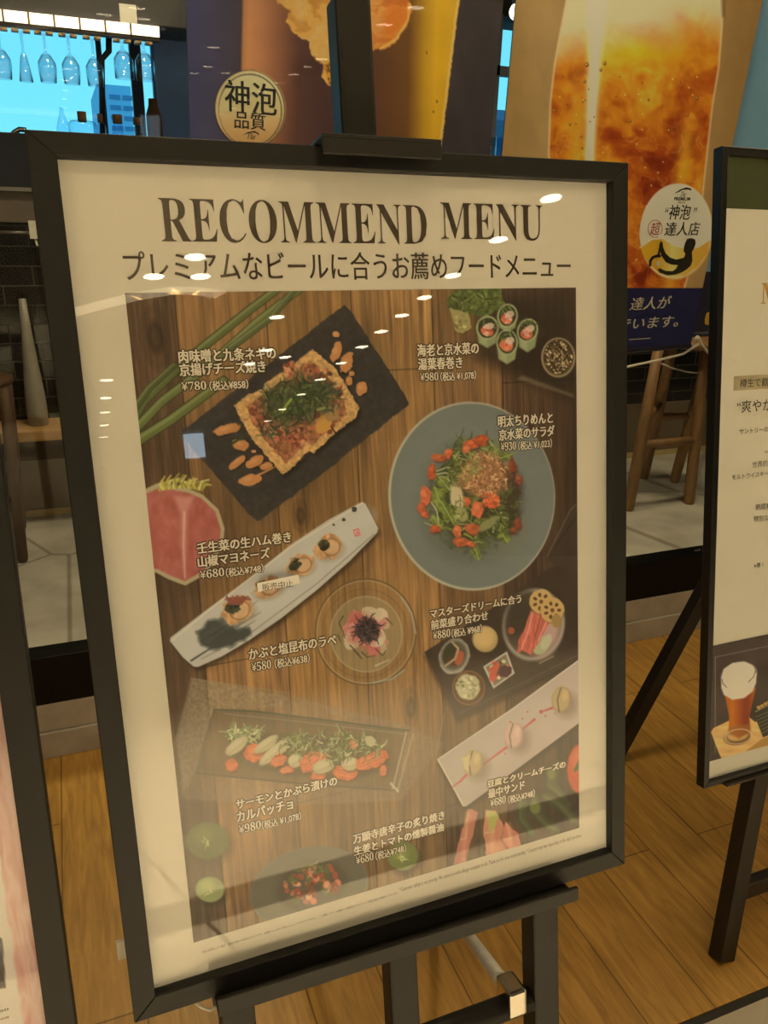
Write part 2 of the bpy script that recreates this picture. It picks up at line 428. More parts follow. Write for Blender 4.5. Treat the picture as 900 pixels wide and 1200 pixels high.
b = MB(); b.box((-7, EDGE, -.1), (9, WY + .02, 0))
struct('floor', b, planks('oak_planks', (.58, .325, .075), (.49, .265, .055), (.25, .135, .032), 1.15, .15, math.pi / 2, msize=.0022, rough=.42))
b = MB(); b.box((-7, -16, -.1), (9, EDGE - .018, 0))
struct('floor_mall', b, planks('beige_floor_tile', (.50, .44, .35), (.46, .40, .32), (.30, .26, .20), 1.2, 1.2, 0, off=0, msize=.005, grain=False, rough=.35))
b = MB(); b.box((-7, EDGE - .018, -.1), (9, EDGE - .003, .002)); struct('trim_1', b, mat('dark_floor_trim', (.03, .027, .022), .4))
b = MB(); b.box((-7, -1.20, -.05), (9, -1.0, .001)); struct('trim_2', b, mat('dark_floor_band', (.10, .085, .065), .4))
b = MB(); b.hexa([(-.03, -2.0, -.05), (-.015, -2.0, -.05), (.295, -.6, -.05), (.28, -.6, -.05), (-.03, -2.0, .0012), (-.015, -2.0, .0012), (.295, -.6, .0012), (.28, -.6, .0012)]); struct('trim_3', b, MATS['dark_floor_band'])
b = MB(); b.box((-7, WY + .02, -.1), (9, 7.0, 0)); struct('floor_restaurant', b, flagstones('pale_flagstones'))
# mall shell behind the camera
wallm = mat('warm_grey_wall', (.42, .37, .30), .7, (.36, .32, .26), 3)
b = MB(); b.box((-7, -16, 3.0), (9, 1.98, 3.1)); struct('ceiling', b, mat('dim_ceiling', (.28, .26, .22), .8, (.25, .23, .2), 4))
arc = [(1.09, -4.23), (.9, -4.14), (.7, -4.11), (.41, -4.26), (.01, -4.60), (-.45, -5.15), (-.95, -5.95), (-1.5, -7.1)]
pan = [(1.0, -.2), (1.05, -2.39)] + arc + [(-3.4, -7.1), (-3.4, -.2)]
b = MB(); n_p = len(pan); b.add([(x, y, 2.965) for x, y in pan] + [(x, y, 3.0) for x, y in pan], [tuple(range(n_p)), tuple(range(2 * n_p - 1, n_p - 1, -1))] + [(k, (k + 1) % n_p, n_p + (k + 1) % n_p, n_p + k) for k in range(n_p)])
struct('ceiling_panel', b, mat('white_ceiling_panel', (.80, .77, .70), .7))
b = MB()
for k in range(len(arc) - 1):
    (xa, ya_), (xb, yb) = arc[k], arc[k + 1]; nx, ny = nrm([yb - ya_, xa - xb]); nx, ny = (nx, ny) if ny < 0 else (-nx, -ny); e = .15
    b.hexa([(xa, ya_, 2.955), (xb, yb, 2.955), (xb + nx * e, yb + ny * e, 2.955), (xa + nx * e, ya_ + ny * e, 2.955), (xa, ya_, 2.985), (xb, yb, 2.985), (xb + nx * e, yb + ny * e, 2.985), (xa + nx * e, ya_ + ny * e, 2.985)])
struct('trim_4', b, emit('cove_light', (1, .86, .58), 2.4))
b = MB(); b.box((-7.1, -16, 0), (-7, WY, 3.0)); struct('wall_left', b, wallm)
b = MB(); b.box((9, -16, 0), (9.1, WY, 3.0)); struct('wall_right', b, wallm)
b = MB(); b.box((-7, -16.1, 0), (9, -16, 3.0)); struct('wall_back', b, wallm)
# shop window: sill in two courses, bottom rail, pane, posts, lintel
b = MB(); b.box((-7, WY, 0), (9, WY + .09, .083)); struct('trim_5', b, greystone, bevel=.002)
b = MB(); b.box((-7, WY + .006, .0845), (9, WY + .09, .172)); struct('trim_6', b, greystone, bevel=.002)
b = MB(); b.box((-7, WY + .006, .173), (9, WY + .075, .318)); wn = struct('window_1', b, mat('black_window_rail', (.004, .004, .0038), .4, spec=.2), bevel=.002)
b = MB(); b.box((-7, WY + .036, .3185), (9, WY + .045, 2.68)); obj('pane', b, glass('shop_glass', (.96, .97, .96), gain=.22), wn)
a_, c_ = at(813, 650, Y=WY + .036), at(821, 643, Y=WY + .036); b = MB(); b.box((a_[0], WY + .0345, a_[2]), (c_[0], WY + .0358, c_[2])); o = obj('pane_sticker', b, mat('grey_sticker', (.20, .20, .19), .5), wn)
b = MB(); b.box((-7, WY + .006, 2.68), (9, WY + .075, 3.0)); obj('head_rail', b, MATS['black_window_rail'], wn)
# restaurant shell
b = MB(); b.box((-7, WY + .09, 3.0), (9, 7.0, 3.1)); struct('ceiling_restaurant', b, mat('dark_grey_ceiling', (.10, .095, .09), .8))
b = MB(); b.box((-7, 5.55, 0), (9, 5.7, 1.35)); b.box((-7, 5.55, 2.76), (9, 5.7, 3.0)); struct('wall_far', b, mat('dark_plaster', (.05, .05, .055), .8))
b = MB(); b.box((-7.1, WY, 0), (-7, 7, 3.0)); struct('wall_restaurant_left', b, mat('dark_plaster2', (.05, .05, .055), .8))
b = MB(); b.box((9, WY, 0), (9.1, 7, 3.0)); struct('wall_restaurant_right', b, MATS['dark_plaster2'])
navy = mat('dark_navy_post', (.14, .27, .66), .5, (.13, .25, .60), 8)  # blue raised in the base colour to stand in for a bluish reflection
mull = mat('mullion_metal', (.03, .035, .05), .5)
wf = MB(); q0 = at(116, 60, Y=5.5); wf.box((q0[0] - .016, 5.5, 1.35), (q0[0] + .014, 5.54, 2.76)); w2 = struct('window_2', wf, mull)
q1 = at(161, 90, Y=5.5)
for nm, bx in (('mullion', ((q1[0] - .035, 5.5, 1.35), (q1[0] + .03, 5.56, 2.76))), ('mullion', ((at(592, 40, Y=5.5)[0] - .05, 5.5, 1.35), (at(592, 40, Y=5.5)[0] - .02, 5.56, 2.76)))):
    b = MB(); b.box(*bx); obj(nm, b, mull if bx[0][0] < 1 else mat('pale_blue_frame', (.35, .42, .5), .5), w2)
zt = at(590, 83, Y=5.5)[2]
b = MB(); b.box((1.2, 5.5, zt - .03), (4.5, 5.56, zt + .03)); obj('transom', b, mat('pale_blue_frame', (.35, .42, .5), .5), w2)
b = MB(); b.box((-7, 5.6, 1.35), (9, 5.608, 2.76)); obj('pane', b, glass('window_glass', (.97, 1, 1), gain=.3), w2)
px0, px1 = at(184, 80, Y=4.5)[0], at(226, 80, Y=4.5)[0]
b = MB(); b.box((px0, 4.57, 0), (px1, 4.75, 3.0)); b.box((px0 - .012, 4.6, 0), (px0, 4.64, 3.0))
t = obj('window_post', b, navy); tag(t, 'dark navy square post between bar window and brown beer poster', 'post')

# ------------------------------------------------------------------ far view and the bar behind the glass
p0 = at(113, 98, Y=45); p1 = at(157, 154, Y=45)
bl = thing('office_building', (p0[0], 45, 0), 'distant blue-grey tower block seen through the bar window', 'building')
bm = mat('hazy_blue_concrete', (.36, .60, .80), .8, (.32, .55, .76), .4)  # blue of distance haze put into the base colour
b = MB(); b.box((p0[0], 45, -3.5), (p1[0], 52, p0[2])); obj('tower', b, bm, bl)
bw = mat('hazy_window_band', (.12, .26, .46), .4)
for k in range(6):
    z0 = p0[2] - .42 - k * .46
    for j in range(2):
        b = MB(); xa = p0[0] + .55 + j * .62; b.box((xa, 44.96, z0 - .2), (xa + .5, 45.02, z0)); obj('window', b, bw, bl)
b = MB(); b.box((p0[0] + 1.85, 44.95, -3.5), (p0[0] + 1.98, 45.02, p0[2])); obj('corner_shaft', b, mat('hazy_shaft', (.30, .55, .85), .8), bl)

b = MB(); b.box((-80, 8, -3.6), (120, 140, -3.5)); struct('ground_outside', b, mat('far_asphalt', (.2, .2, .2), .9))
BY = 4.0
zc = at(100, 161, Y=BY)[2]          # counter top height
zl = at(18, 223, Y=BY)[2]
def bricks(name):
    return planks(name, (.008, .008, .008), (.014, .013, .012), (.06, .055, .045), .26, .085, 0, msize=.0035, grain=False, rough=.10)
bar = thing('bar_counter', (0, BY, 0), 'long bar counter clad in glossy black tiles behind the shop window', 'bar counter')
b = MB()
b.box((-4, BY, .36), (7, BY + .5, zl)); o = obj('tiled_front', b, None, bar)
m = bricks('black_bar_tiles'); o.data.materials.append(m)
# turn the tile pattern upright: rows run along z
mpn = [x for x in m.node_tree.nodes if x.type == 'MAPPING'][0]; mpn.inputs['Rotation'].default_value = (math.pi / 2, 0, 0)
b = MB(); b.box((-4, BY - .03, zl), (7, BY + .55, zc)); obj('counter_top', b, mat('black_counter', (.014, .016, .028), .35), bar, bevel=.004)
b = MB(); b.box((-4, BY - .02, zl - .13), (7, BY, zl - .006)); obj('grey_brown_panel', b, mat('grey_brown_panel', (.13, .105, .09), .4), bar)
b = MB(); b.box((-4, BY - .045, zl - .004), (7, BY - .03, zl + .012)); obj('metal_edge', b, mat('brushed_edge', (.35, .34, .33), .35, metal=.8), bar)
b = MB(); b.box((-4, BY - .012, .035), (7, BY + .5, .36)); obj('base_panel', b, mat('brown_base_panel', (.19, .14, .092), .6, (.15, .11, .07), 6), bar)
b = MB(); b.box((-4, BY - .02, 0), (7, BY + .4, .035)); obj('gold_kick_strip', b, mat('gold_strip', (.55, .42, .20), .4), bar)
zw = at(40, 504, Y=BY - .22)[2]
b = MB(); b.box((-2.5, BY - .24, zw - .05), (.9, BY, zw)); obj('foot_ledge', b, mat('pale_wood_ledge', (.50, .30, .12), .5, (.42, .25, .09), 14, stretch=(.3, 3, 3)), bar, bevel=.006)
b = MB(); b.box((-2.5, BY - .05, .30), (.9, BY - .012, zw - .05)); obj('ledge_bracket', b, mat('dark_wood', (.07, .04, .02), .6), bar)
b = MB(); b.tube([at(0, 272, Y=BY - .03), at(36, 273, Y=BY - .03)], .006); r0 = at(-40, 271, Y=BY - .03); b.tube([r0, at(0, 272, Y=BY - .03)], .006); obj('hanger_rail', b, MATS['brushed_edge'], bar)
# hook at the end of the rail
q = at(40, 270, Y=BY - .05); b = MB(); b.box((q[0] - .02, q[1] - .015, q[2] - .035), (q[0] + .015, q[1] + .015, q[2] + .04))
b.tube([q + [0, 0, -.03], q + [.004, -.01, -.06], q + [.02, -.015, -.066], q + [.028, -.01, -.045]], .005, 8)
tag(obj('bag_hook', b, mat('white_plastic', (.72, .70, .64), .4), bevel=.004), 'small white hook box on the rail of the black tiled bar', 'hook')
# made-up tapered form in place of a light wedge before the tiles
q = at(49, 503, Y=BY - .12); zt2 = at(44, 350, Y=BY - .12)[2]; hgt = zt2 - zw
b = MB(); b.lathe((q[0] - .01, BY - .12, zw), [(.001, 0), (.042, 0), (.046, hgt * .1), (.044, hgt * .25), (.032, hgt * .5), (.022, hgt * .75), (.015, hgt), (.001, hgt)], 24)
tag(obj('pale_stand_in', b, mat('pale_stand_in_mat', (.34, .32, .28), .4)), 'tall pale tapering form on the bar ledge, made up for a light wedge', 'pale form')

# canopy, light strip, glasses
zs = at(100, 30, Y=3.8)[2]
b = MB(); b.box((-4, 3.82, zs + .03), (px0 + .1, 4.1, 3.0))
tag(obj('bar_canopy', b, mat('dark_canopy', (.034, .034, .042), .6), bevel=.004), 'dark boxed canopy over the bar holding the bright light strip', 'canopy')
ls = thing('light_strip', (0, 3.8, zs), 'long glowing warm white light strip above the hanging glasses', 'lamp')
b = MB(); b.box((-4, 3.785, zs - .016), (.47, 3.815, zs + .022)); obj('diffuser', b, emit('warm_strip', (1, .80, .55), 2.6), ls)
for k in range(-3, 6):
    b = MB(); xx = at(5 + k * 29.5, 30, Y=3.8)[0]; b.box((xx - .004, 3.782, zs - .018), (xx + .004, 3.786, zs + .024)); obj('divider', b, mat('bronze_divider', (.25, .16, .08), .5), ls)
b = MB(); b.box((-4, 3.79, zs - .03), (.47, 3.83, zs - .016)); obj('rack_rail', b, mat('rack_black', (.02, .018, .016), .4), ls)
q = at(151, 17, Y=3.77); b = MB(); b.box((q[0] - .035, 3.768, q[2] - .03), (q[0] + .03, 3.771, q[2] + .035))
tag(obj('card', b, mat('white_card', (.75, .74, .70), .6)), 'small white card hung over the light strip of the bar', 'card')
gm = glass('wine_glass_glass', (.92, .95, .98), 1.5, 2.2)
clipm = mat('rack_clip', (.60, .42, .22), .35, metal=.3)
kinds = {'flute': [(.028, 0), (.028, -.003), (.005, -.008), (.0045, -.075), (.012, -.09), (.020, -.13), (.026, -.182), (.0245, -.182), (.018, -.13), (.01, -.092), (.002, -.085)],
         'tulip': [(.032, 0), (.032, -.003), (.005, -.008), (.0045, -.070), (.018, -.082), (.034, -.108), (.035, -.135), (.030, -.178), (.0285, -.178), (.033, -.135), (.032, -.109), (.016, -.084), (.002, -.078)],
         'goblet': [(.033, 0), (.033, -.003), (.006, -.008), (.0055, -.035), (.022, -.046), (.038, -.070), (.040, -.10), (.037, -.142), (.0355, -.142), (.0385, -.10), (.036, -.071), (.02, -.048), (.002, -.042)]}
glab = [(-2, 'tulip', 'stemmed glass hanging half out of sight at the left end of the rack'), (24.5, 'flute', 'slim flute hanging upside down, first whole glass from the left on the rack'), (51, 'tulip', 'tulip wine glass hanging upside down beside the slim flute'),
        (79, 'tulip', 'tulip wine glass hanging third from the left, between two like it'), (107, 'tulip', 'tulip wine glass hanging just left of the black window bar'),
        (142, 'goblet', 'short round goblet hanging under the white card'), (167, 'goblet', 'short round goblet hanging last on the right, next to the navy post')]
for gx, kd, lb in glab:
    q = at(gx, 40, Y=3.8); g = thing('wine_glass', (q[0], 3.80, zs - .036), lb, 'glass', 'glasses hanging on the bar rack')
    b = MB(); b.lathe((q[0], 3.80, zs - .036), kinds[kd], 20); obj('bowl_and_stem', b, gm, g)
    b = MB(); b.box((q[0] - .034, 3.778, zs - .046), (q[0] - .008, 3.822, zs - .037)); b.box((q[0] + .008, 3.778, zs - .046), (q[0] + .034, 3.822, zs - .037)); obj('rack_clip', b, clipm, g)
# black bent pipe before the window
q = [at(127.5, 24, Y=4.3), at(127.5, 60, Y=4.3), at(119, 70, Y=4.3), at(119, 150, Y=4.3)]; q[3][2] = zc
b = MB(); b.tube(q, .014); tag(obj('bar_pipe', b, MATS['rack_black']), 'thin black bent pipe rising from the counter beside the hanging glasses', 'pipe')
# things standing on the counter
cork = mat('cork', (.33, .17, .08), .8); clearg = glass('clear_bottle', (.80, .92, 1.0), 1.5, 1.5)
def bottle(px, yt, rad, prof, label, cap=None, wpx=None, material=None):
    q = at(px, 158, Y=BY + .25); top = at(px, yt, Y=BY + .25)[2]; h = top - zc
    t = thing('bottle', (q[0], BY + .25, zc), label, 'bottle', 'bottles on the bar counter')
    b = MB(); b.lathe((q[0], BY + .25, zc), [(r * rad, k * h) for r, k in prof], 18); obj('body', b, material or clearg, t)
    if cap:
        b = MB(); b.lathe((q[0], BY + .25, zc + h * cap[0]), [(.001, 0), (cap[1] * rad, 0), (cap[1] * rad, h * (cap[2] - cap[0])), (.001, h * (cap[2] - cap[0]))], 14); obj('stopper', b, cork, t)
bottle(75, 126, .030, [(.01, 0), (1, 0), (1, .35), (.75, .55), (.28, .85), (.25, 1), (.1, 1)], 'clear conical bottle on the counter, leftmost under the hanging glasses')
bottle(98, 138, .062, [(.01, 0), (1, 0), (1, .75), (.85, .85), (.3, .88), (.3, .9)], 'squat clear glass jar with square cork on the counter', (.82, .32, 1.25))
bottle(119, 138, .022, [(.01, 0), (1, 0), (1, .6), (.5, .8), (.5, .85)], 'small clear bottle with cork in front of the black pipe', (.8, .55, 1.15))
bottle(139, 139, .030, [(.01, 0), (1, 0), (1, .6), (.6, .8), (.6, .85)], 'small clear bottle with wide cork before the distant tower', (.8, .72, 1.15))
bottle(162, 141, .034, [(.01, 0), (1, 0), (.8, .4), (.42, .75), (.45, .9)], 'small clear conical flask with cork beside the dark mullion', (.8, .55, 1.1))
q = at(180, 132, Y=BY + .25); b = MB(); b.lathe((q[0], BY + .25, zc), [(.001, 0), (.036, 0), (.036, .13), (.022, .17), (.02, .2), (.001, .2)], 16)
t = thing('bottle', (q[0], BY + .25, zc), 'dark brown bottle on the counter against the navy post', 'bottle', 'bottles on the bar counter'); obj('body', b, mat('brown_glass', (.10, .05, .025), .75, spec=.1), t)
b = MB(); z1 = at(20, 153, Y=BY + .2); b.tube([at(14, 158, Y=BY + .2), at(17, 155, Y=BY + .2), at(23, 151.5, Y=BY + .2), at(31, 152.5, Y=BY + .2)], .011)
q = at(14, 158, Y=BY + .2); b.tube([(q[0], q[1], zc), q], .011)
tag(obj('tap', b, mat('chrome', (.6, .58, .55), .2, metal=1)), 'curved chrome tap on the counter at the left corner', 'tap')
# small things in the gap between the two beer posters
for k, gx in enumerate((577, 585, 592)):
    q = at(gx, 172, Y=BY + .3); b = MB(); b.lathe((q[0], BY + .3, zc), [(.001, 0), (.017, 0), (.019, at(gx, 161, Y=BY + .3)[2] - zc), (.017, at(gx, 161, Y=BY + .3)[2] - zc), (.015, .01), (.001, .01)], 14)
    tag(obj('tumbler', b, clearg), 'small clear tumbler on the counter, ' + ('leftmost', 'middle', 'rightmost')[k] + ' of three in the gap between posters', 'glass', 'tumblers in the gap between posters')
pb = at(603.5, 14, Y=3.4)
t = thing('pendant_lamp', (pb[0], 3.4, pb[2]), 'bare glowing bulb hanging in the gap between the beer posters', 'lamp')
b = MB(); b.ellipsoid(pb, (.024, .024, .03)); obj('bulb', b, emit('bulb_glow', (1, .82, .6), 5), t)
b = MB(); b.lathe(pb + [0, 0, .028], [(.001, 0), (.014, 0), (.013, .04), (.001, .04)], 12); obj('socket', b, MATS['rack_black'], t)
b = MB(); b.tube([pb + [0, 0, .06], (pb[0], 3.4, 3.0)], .003, 6); obj('cord', b, MATS['rack_black'], t)
hq = at(590, 150, Y=5.3); b = MB(); e = at(578, 140, Y=60); f = at(606, 126, Y=60); g0 = at(590, 170, Y=60)
zb_ = -3.5; 
b.add([(e[0], 60, zb_), (f[0] + 2, 60, zb_), (f[0] + 2, 60, e[2]), (e[0], 60, e[2]), (e[0] + 1.0, 62, f[2]), (f[0] + 2, 62, f[2]), (e[0], 66, zb_), (f[0] + 2, 66, zb_)], [(0, 1, 2, 3), (3, 2, 5, 4), (0, 3, 4, 6), (1, 7, 5, 2), (6, 4, 5, 7)])
tag(obj('rooftop', b, mat('far_grey_roof', (.10, .13, .20), .8)), 'far grey pitched roof seen in the gap between the beer posters', 'building')

# bar stools
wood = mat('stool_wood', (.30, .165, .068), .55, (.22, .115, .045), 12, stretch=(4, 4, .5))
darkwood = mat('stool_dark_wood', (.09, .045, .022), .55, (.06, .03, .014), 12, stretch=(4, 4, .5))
def stool(feet, tops, rr, m, label, stretch):
    cx = sum(f[0] for f in feet) / 4; cy = sum(f[1] for f in feet) / 4
    t = thing('bar_stool', (cx, cy, 0), label, 'stool', 'bar stools along the counter')
    zt = max(p[2] for p in tops)
    for f, p in zip(feet, tops):
        d = (p - f) / (p[2] - f[2]); e = f + d * (zt - f[2]); b = MB(); b.tube([f, f + d * .02, f + d * .5 * zt, e], [rr * .75, rr * .95, rr, rr * .85], 14); obj('leg', b, m, t)
    for (i, j, z) in stretch:
        pi = feet[i] + (tops[i] - feet[i]) * (z / tops[i][2]); pj = feet[j] + (tops[j] - feet[j]) * (z / tops[j][2])
        b = MB(); b.tube([pi, pj], rr * .72, 12); obj('stretcher', b, m, t)
    b = MB(); tx = sum(p[0] for p in tops) / 4; ty = sum(p[1] for p in tops) / 4
    b.lathe((tx, ty, zt - .01), [(.001, 0), (.16, 0), (.175, .012), (.175, .03), (.15, .04), (.001, .036)], 28); obj('seat', b, m, t)
fe = [at(736, 598, z=0), at(807, 590, z=0), at(754, 560, z=0), at(790, 565, z=0)]
tp = [at(771, 412, Y=3.2), at(827, 405, Y=3.2), at(785, 420, Y=3.36), at(829, 420, Y=3.36)]
stool(fe, tp, .031, wood, 'brown wooden bar stool seen below the orange beer poster', [(0, 1, .36), (2, 3, .42), (0, 2, .50), (1, 3, .50)])
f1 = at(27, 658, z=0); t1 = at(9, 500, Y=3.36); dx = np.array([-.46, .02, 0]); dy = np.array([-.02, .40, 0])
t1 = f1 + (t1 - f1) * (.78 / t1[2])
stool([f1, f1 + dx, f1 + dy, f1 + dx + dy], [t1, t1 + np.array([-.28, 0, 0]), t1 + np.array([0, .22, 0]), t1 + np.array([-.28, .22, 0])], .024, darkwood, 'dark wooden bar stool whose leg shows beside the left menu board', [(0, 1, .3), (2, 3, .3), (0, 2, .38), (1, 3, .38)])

# ------------------------------------------------------------------ framed menus
r_ = ray(67, 187); n_ = np.array([0, math.cos(math.radians(11.5)), -math.sin(math.radians(11.5))])
MAIN = Plane(EYE + r_ * (.755 / (r_ @ n_)), (1, 0, .0055), (.0055, -.1994, -.98))
paperm = mat('menu_paper', (.80, .79, .76), .6, (.79, .78, .75), 5)
paneg = glass('frame_glass', (.985, .985, .975), 1.5, 1.0)
def rail_mesh(pl, o, i, side, w0, w1):
    """one mitred rail; o and i are (u0,v0,u1,v1) of the outer and inner edges"""
    O = [(o[0], o[1]), (o[2], o[1]), (o[2], o[3]), (o[0], o[3])]; I = [(i[0], i[1]), (i[2], i[1]), (i[2], i[3]), (i[0], i[3])]
    k = side; a, c = O[k], O[(k + 1) % 4]; d, e = I[(k + 1) % 4], I[k]
    g = .00025; 
    b = MB(); pl.quad(b, [a, c, d, e], w0, w1); return b
def frame(root, pl, o, i, w0, w1, m, lip=None):
    for k, nm in enumerate(('frame_rail',) * 4):
        obj(nm, rail_mesh(pl, o, i, k, w0, w1), m, root, bevel=.0012)

mm_root = thing('framed_menu', MAIN.p(.28, .828, 0), 'large black framed food menu with the big English heading, standing in the centre', 'menu board')
OUT = (-.0228, -.0196, .5815, .8285); INN = (0.0, 0.0, .5612, .8055)
frame(mm_root, MAIN, OUT, INN, -.012, .012, black)
b = MB(); MAIN.slab(b, -.016, -.013, .575, .822, -.0115, 0); paper = obj('paper', b, paperm, mm_root)
b = MB(); MAIN.slab(b, -.008, -.008, .569, .814, .004, .006); obj('glass_pane', b, paneg, mm_root)
b = MB(); MAIN.slab(b, -.0185, -.0155, .5775, .8245, -.0145, -.0118); obj('back_board', b, mat('brown_backing', (.10, .065, .035), .7), mm_root)
# loops of cord peeking out beside the frame
cordm = mat('pale_cord', (.62, .58, .50), .6)
q = MAIN.uv(141, 1112, w=-.016)
b = MB(); MAIN.slab(b, q[0] - .0035, q[1] - .009, q[0] + .012, q[1] + .012, -.019, -.0145); obj('turn_clip', b, cordm, mm_root, bevel=.001)
q = [MAIN.uv(x, y, w=-.02) for x, y in ((226, 1172), (235, 1180), (246, 1184), (258, 1178), (262, 1166))]
b = MB(); b.tube([MAIN.p(a, c, -.02) for a, c in q], .0016, 8); obj('hanging_cord', b, cordm, mm_root)

# ---- the printed picture
PU0, PV0, PU1, PV1 = .0435, .1105, .5205, .767
cv = Canvas(MAIN, PU0, PV0, PU1, PV1, .00092)
names = ['printed_picture']
def owner(nm):
    if nm is None: cv.cur = 0; return
    names.append(nm); cv.cur = len(names) - 1
# wood table top
U, V = cv.u * 1000, cv.v * 1000
pl_edges = [43, 88, 172, 258, 346, 428, 530]
tone = np.zeros_like(U); plk = np.zeros(U.shape, int)
for k in range(len(pl_edges) - 1):
    mk = (U + V * .012 >= pl_edges[k]) & (U + V * .012 < pl_edges[k + 1]); plk[mk] = k
pt = np.array([(86, 62, 37), (124, 88, 47), (128, 91, 45), (138, 99, 52), (116, 83, 46), (88, 63, 38)], float)
base = pt[plk]
g1 = fbm(U / 2.6 + 1.2 * fbm(U / 30, V / 60, 5), V / 60 + plk * 7, 3, 5); g2 = fbm(U / 9 + plk * 3, V / 140, 9, 4); g3 = vn(U / 1.3, V / 45 + plk * 5, 21)
lum = .62 + .46 * g1 + .36 * (g2 - .5) + .16 * (g3 - .5)
knots = [(66, 150, 10, 22), (190, 330, 7, 13), (300, 560, 8, 18), (455, 330, 7, 15), (120, 560, 9, 20), (395, 640, 7, 16)]
for (a, c, ra, rb) in knots:
    d = np.sqrt(((U - a) / ra) ** 2 + ((V - c) / rb) ** 2); lum *= 1 - .40 * np.exp(-d * d) + .13 * np.sin(d * 9) * np.exp(-d * .9)
big = fbm(U / 120, V / 160, 31, 2); lum *= .82 + .36 * big
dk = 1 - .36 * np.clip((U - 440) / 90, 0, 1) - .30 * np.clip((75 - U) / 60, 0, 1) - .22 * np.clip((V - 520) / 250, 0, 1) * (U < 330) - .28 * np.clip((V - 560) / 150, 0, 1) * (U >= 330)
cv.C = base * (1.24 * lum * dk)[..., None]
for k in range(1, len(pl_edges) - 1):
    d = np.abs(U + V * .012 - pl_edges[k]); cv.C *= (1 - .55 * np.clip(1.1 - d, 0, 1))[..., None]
for (k, vv) in ((0, 300), (1, 470), (2, 640), (3, 190), (4, 400), (4, 690), (5, 210), (5, 560)):
    d = np.abs(V - vv); cv.C *= (1 - .5 * np.clip(1.0 - d, 0, 1) * (plk == k))[..., None]
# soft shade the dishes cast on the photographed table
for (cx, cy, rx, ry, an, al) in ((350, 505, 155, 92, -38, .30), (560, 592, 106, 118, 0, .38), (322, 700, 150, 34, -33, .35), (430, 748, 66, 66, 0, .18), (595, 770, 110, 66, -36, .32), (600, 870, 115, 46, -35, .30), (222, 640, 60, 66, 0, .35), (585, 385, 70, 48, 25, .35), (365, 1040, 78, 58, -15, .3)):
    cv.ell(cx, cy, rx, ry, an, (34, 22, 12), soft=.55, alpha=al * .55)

# spring onions
owner('printed_spring_onion')
for (p, wd, c) in ((((150, 500), (168, 470), (215, 425), (290, 365), (330, 335)), 13, (86, 98, 52)), (((150, 512), (190, 470), (240, 432), (300, 378), (352, 338)), 12, (98, 110, 58)),
                   (((152, 522), (200, 492), (250, 455), (262, 446)), 14, (92, 104, 50)), (((270, 408), (318, 372), (345, 340)), 9, (80, 92, 55)), (((152, 486), (175, 455), (205, 428)), 10, (70, 84, 46))):
    cv.line(p, wd, (50, 60, 32), wd * .8); cv.line(p, wd * .8, c, wd * .6); cv.line([(x - 1.5, y - 1.5) for x, y in p], wd * .3, (136, 142, 88), wd * .2, soft=2.5, alpha=.7)
# slate board with toast
owner('printed_slate_board')
cv.poly([(403.5, 357), (412, 366), (480, 473), (360, 569), (302, 611), (292, 603), (211, 509), (214, 505)], lambda X, Y: np.stack([50 + 22 * (fbm(X / 5, Y / 5, 4) - .5) + 8, 47 + 22 * (fbm(X / 5, Y / 5, 4) - .5) + 6, 40 + 20 * (fbm(X / 5, Y / 5, 4) - .5) + 4], -1), rough=1.5, seed=3)
sauce = (174, 114, 58)
for (x, y, a, c, an) in ((266, 503, 16, 6, -18), (282, 521, 9, 6, 20), (279, 541, 12, 5, -42), (299, 541, 12, 6, -28), (293, 562, 13, 6, -12), (312, 546, 9, 4, -10), (297, 529, 3, 2.2, 0), (394, 412, 6, 11, 22), (406, 425, 7, 13, 20), (409, 446, 4, 5, 10), (424, 455, 7, 8, 0), (394, 392, 4, 3.5, 0), (412, 438, 3, 3, 0)):
    cv.ell(x + .8, y + 1.2, a, c, an, (32, 26, 18), rough=.12, seed=int(x)); cv.ell(x, y, a, c, an, sauce, rough=.34, seed=int(x) + 3); cv.ell(x - 1.5, y - 1, a * .45, c * .35, an, (196, 140, 82), soft=.9, alpha=.5)
cv.line([(296, 560), (310, 553), (322, 547)], 3, sauce, 1.5); cv.line([(272, 520), (278, 516), (284, 512)], 3, (60, 70, 40))
owner('printed_cheese_toast')
tp_ = [(274.5, 475), (291, 463), (308, 456), (310, 450), (340, 430), (366, 409), (378, 419), (391, 430), (402, 446), (421, 478), (416, 490), (393, 507), (368, 531), (361, 528), (345, 546), (331, 557), (314, 536), (296, 515), (283, 494)]
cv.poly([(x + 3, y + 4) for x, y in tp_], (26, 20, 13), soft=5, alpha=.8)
crust = lambda X, Y: np.stack([(.72 + .5 * fbm(X / 3, Y / 3, 8)) * c for c in (190, 143, 78)], -1)
cv.poly(tp_, crust, rough=1.6, seed=5, rs=4)
ce = np.array([347, 482]); inn = [tuple(ce + (np.array(p) - ce) * .82) for p in tp_]
cv.poly(inn, lambda X, Y: np.stack([(.55 + .9 * fbm(X / 3.2, Y / 3.2, 12)) * c for c in (136, 84, 48)], -1), rough=3, seed=8, rs=5)
for (x, y, r1) in ((300, 487, 14), (316, 478, 12), (364, 484, 13), (372, 440, 16), (392, 458, 12), (322, 508, 12), (340, 432, 9), (350, 512, 12), (380, 500, 12)):
    cv.scatter(26, x, y, r1, r1 * .8, 0, 2.6, [(150, 70, 48), (120, 58, 36), (168, 92, 60), (96, 54, 30), (176, 118, 72)])
cv.ell(379, 497, 9, 12, 30, (178, 126, 52), rough=.2); cv.ell(390, 484, 8, 10, 20, (150, 112, 62), rough=.3)
cv.line([(352, 540), (363, 530)], 1.6, (70, 45, 22)); cv.line([(393, 507), (388, 500)], 1.8, (60, 38, 20)); cv.line([(309, 457), (314, 465)], 2, (60, 38, 20)); cv.line([(340, 430), (346, 437)], 1.5, (80, 52, 28))
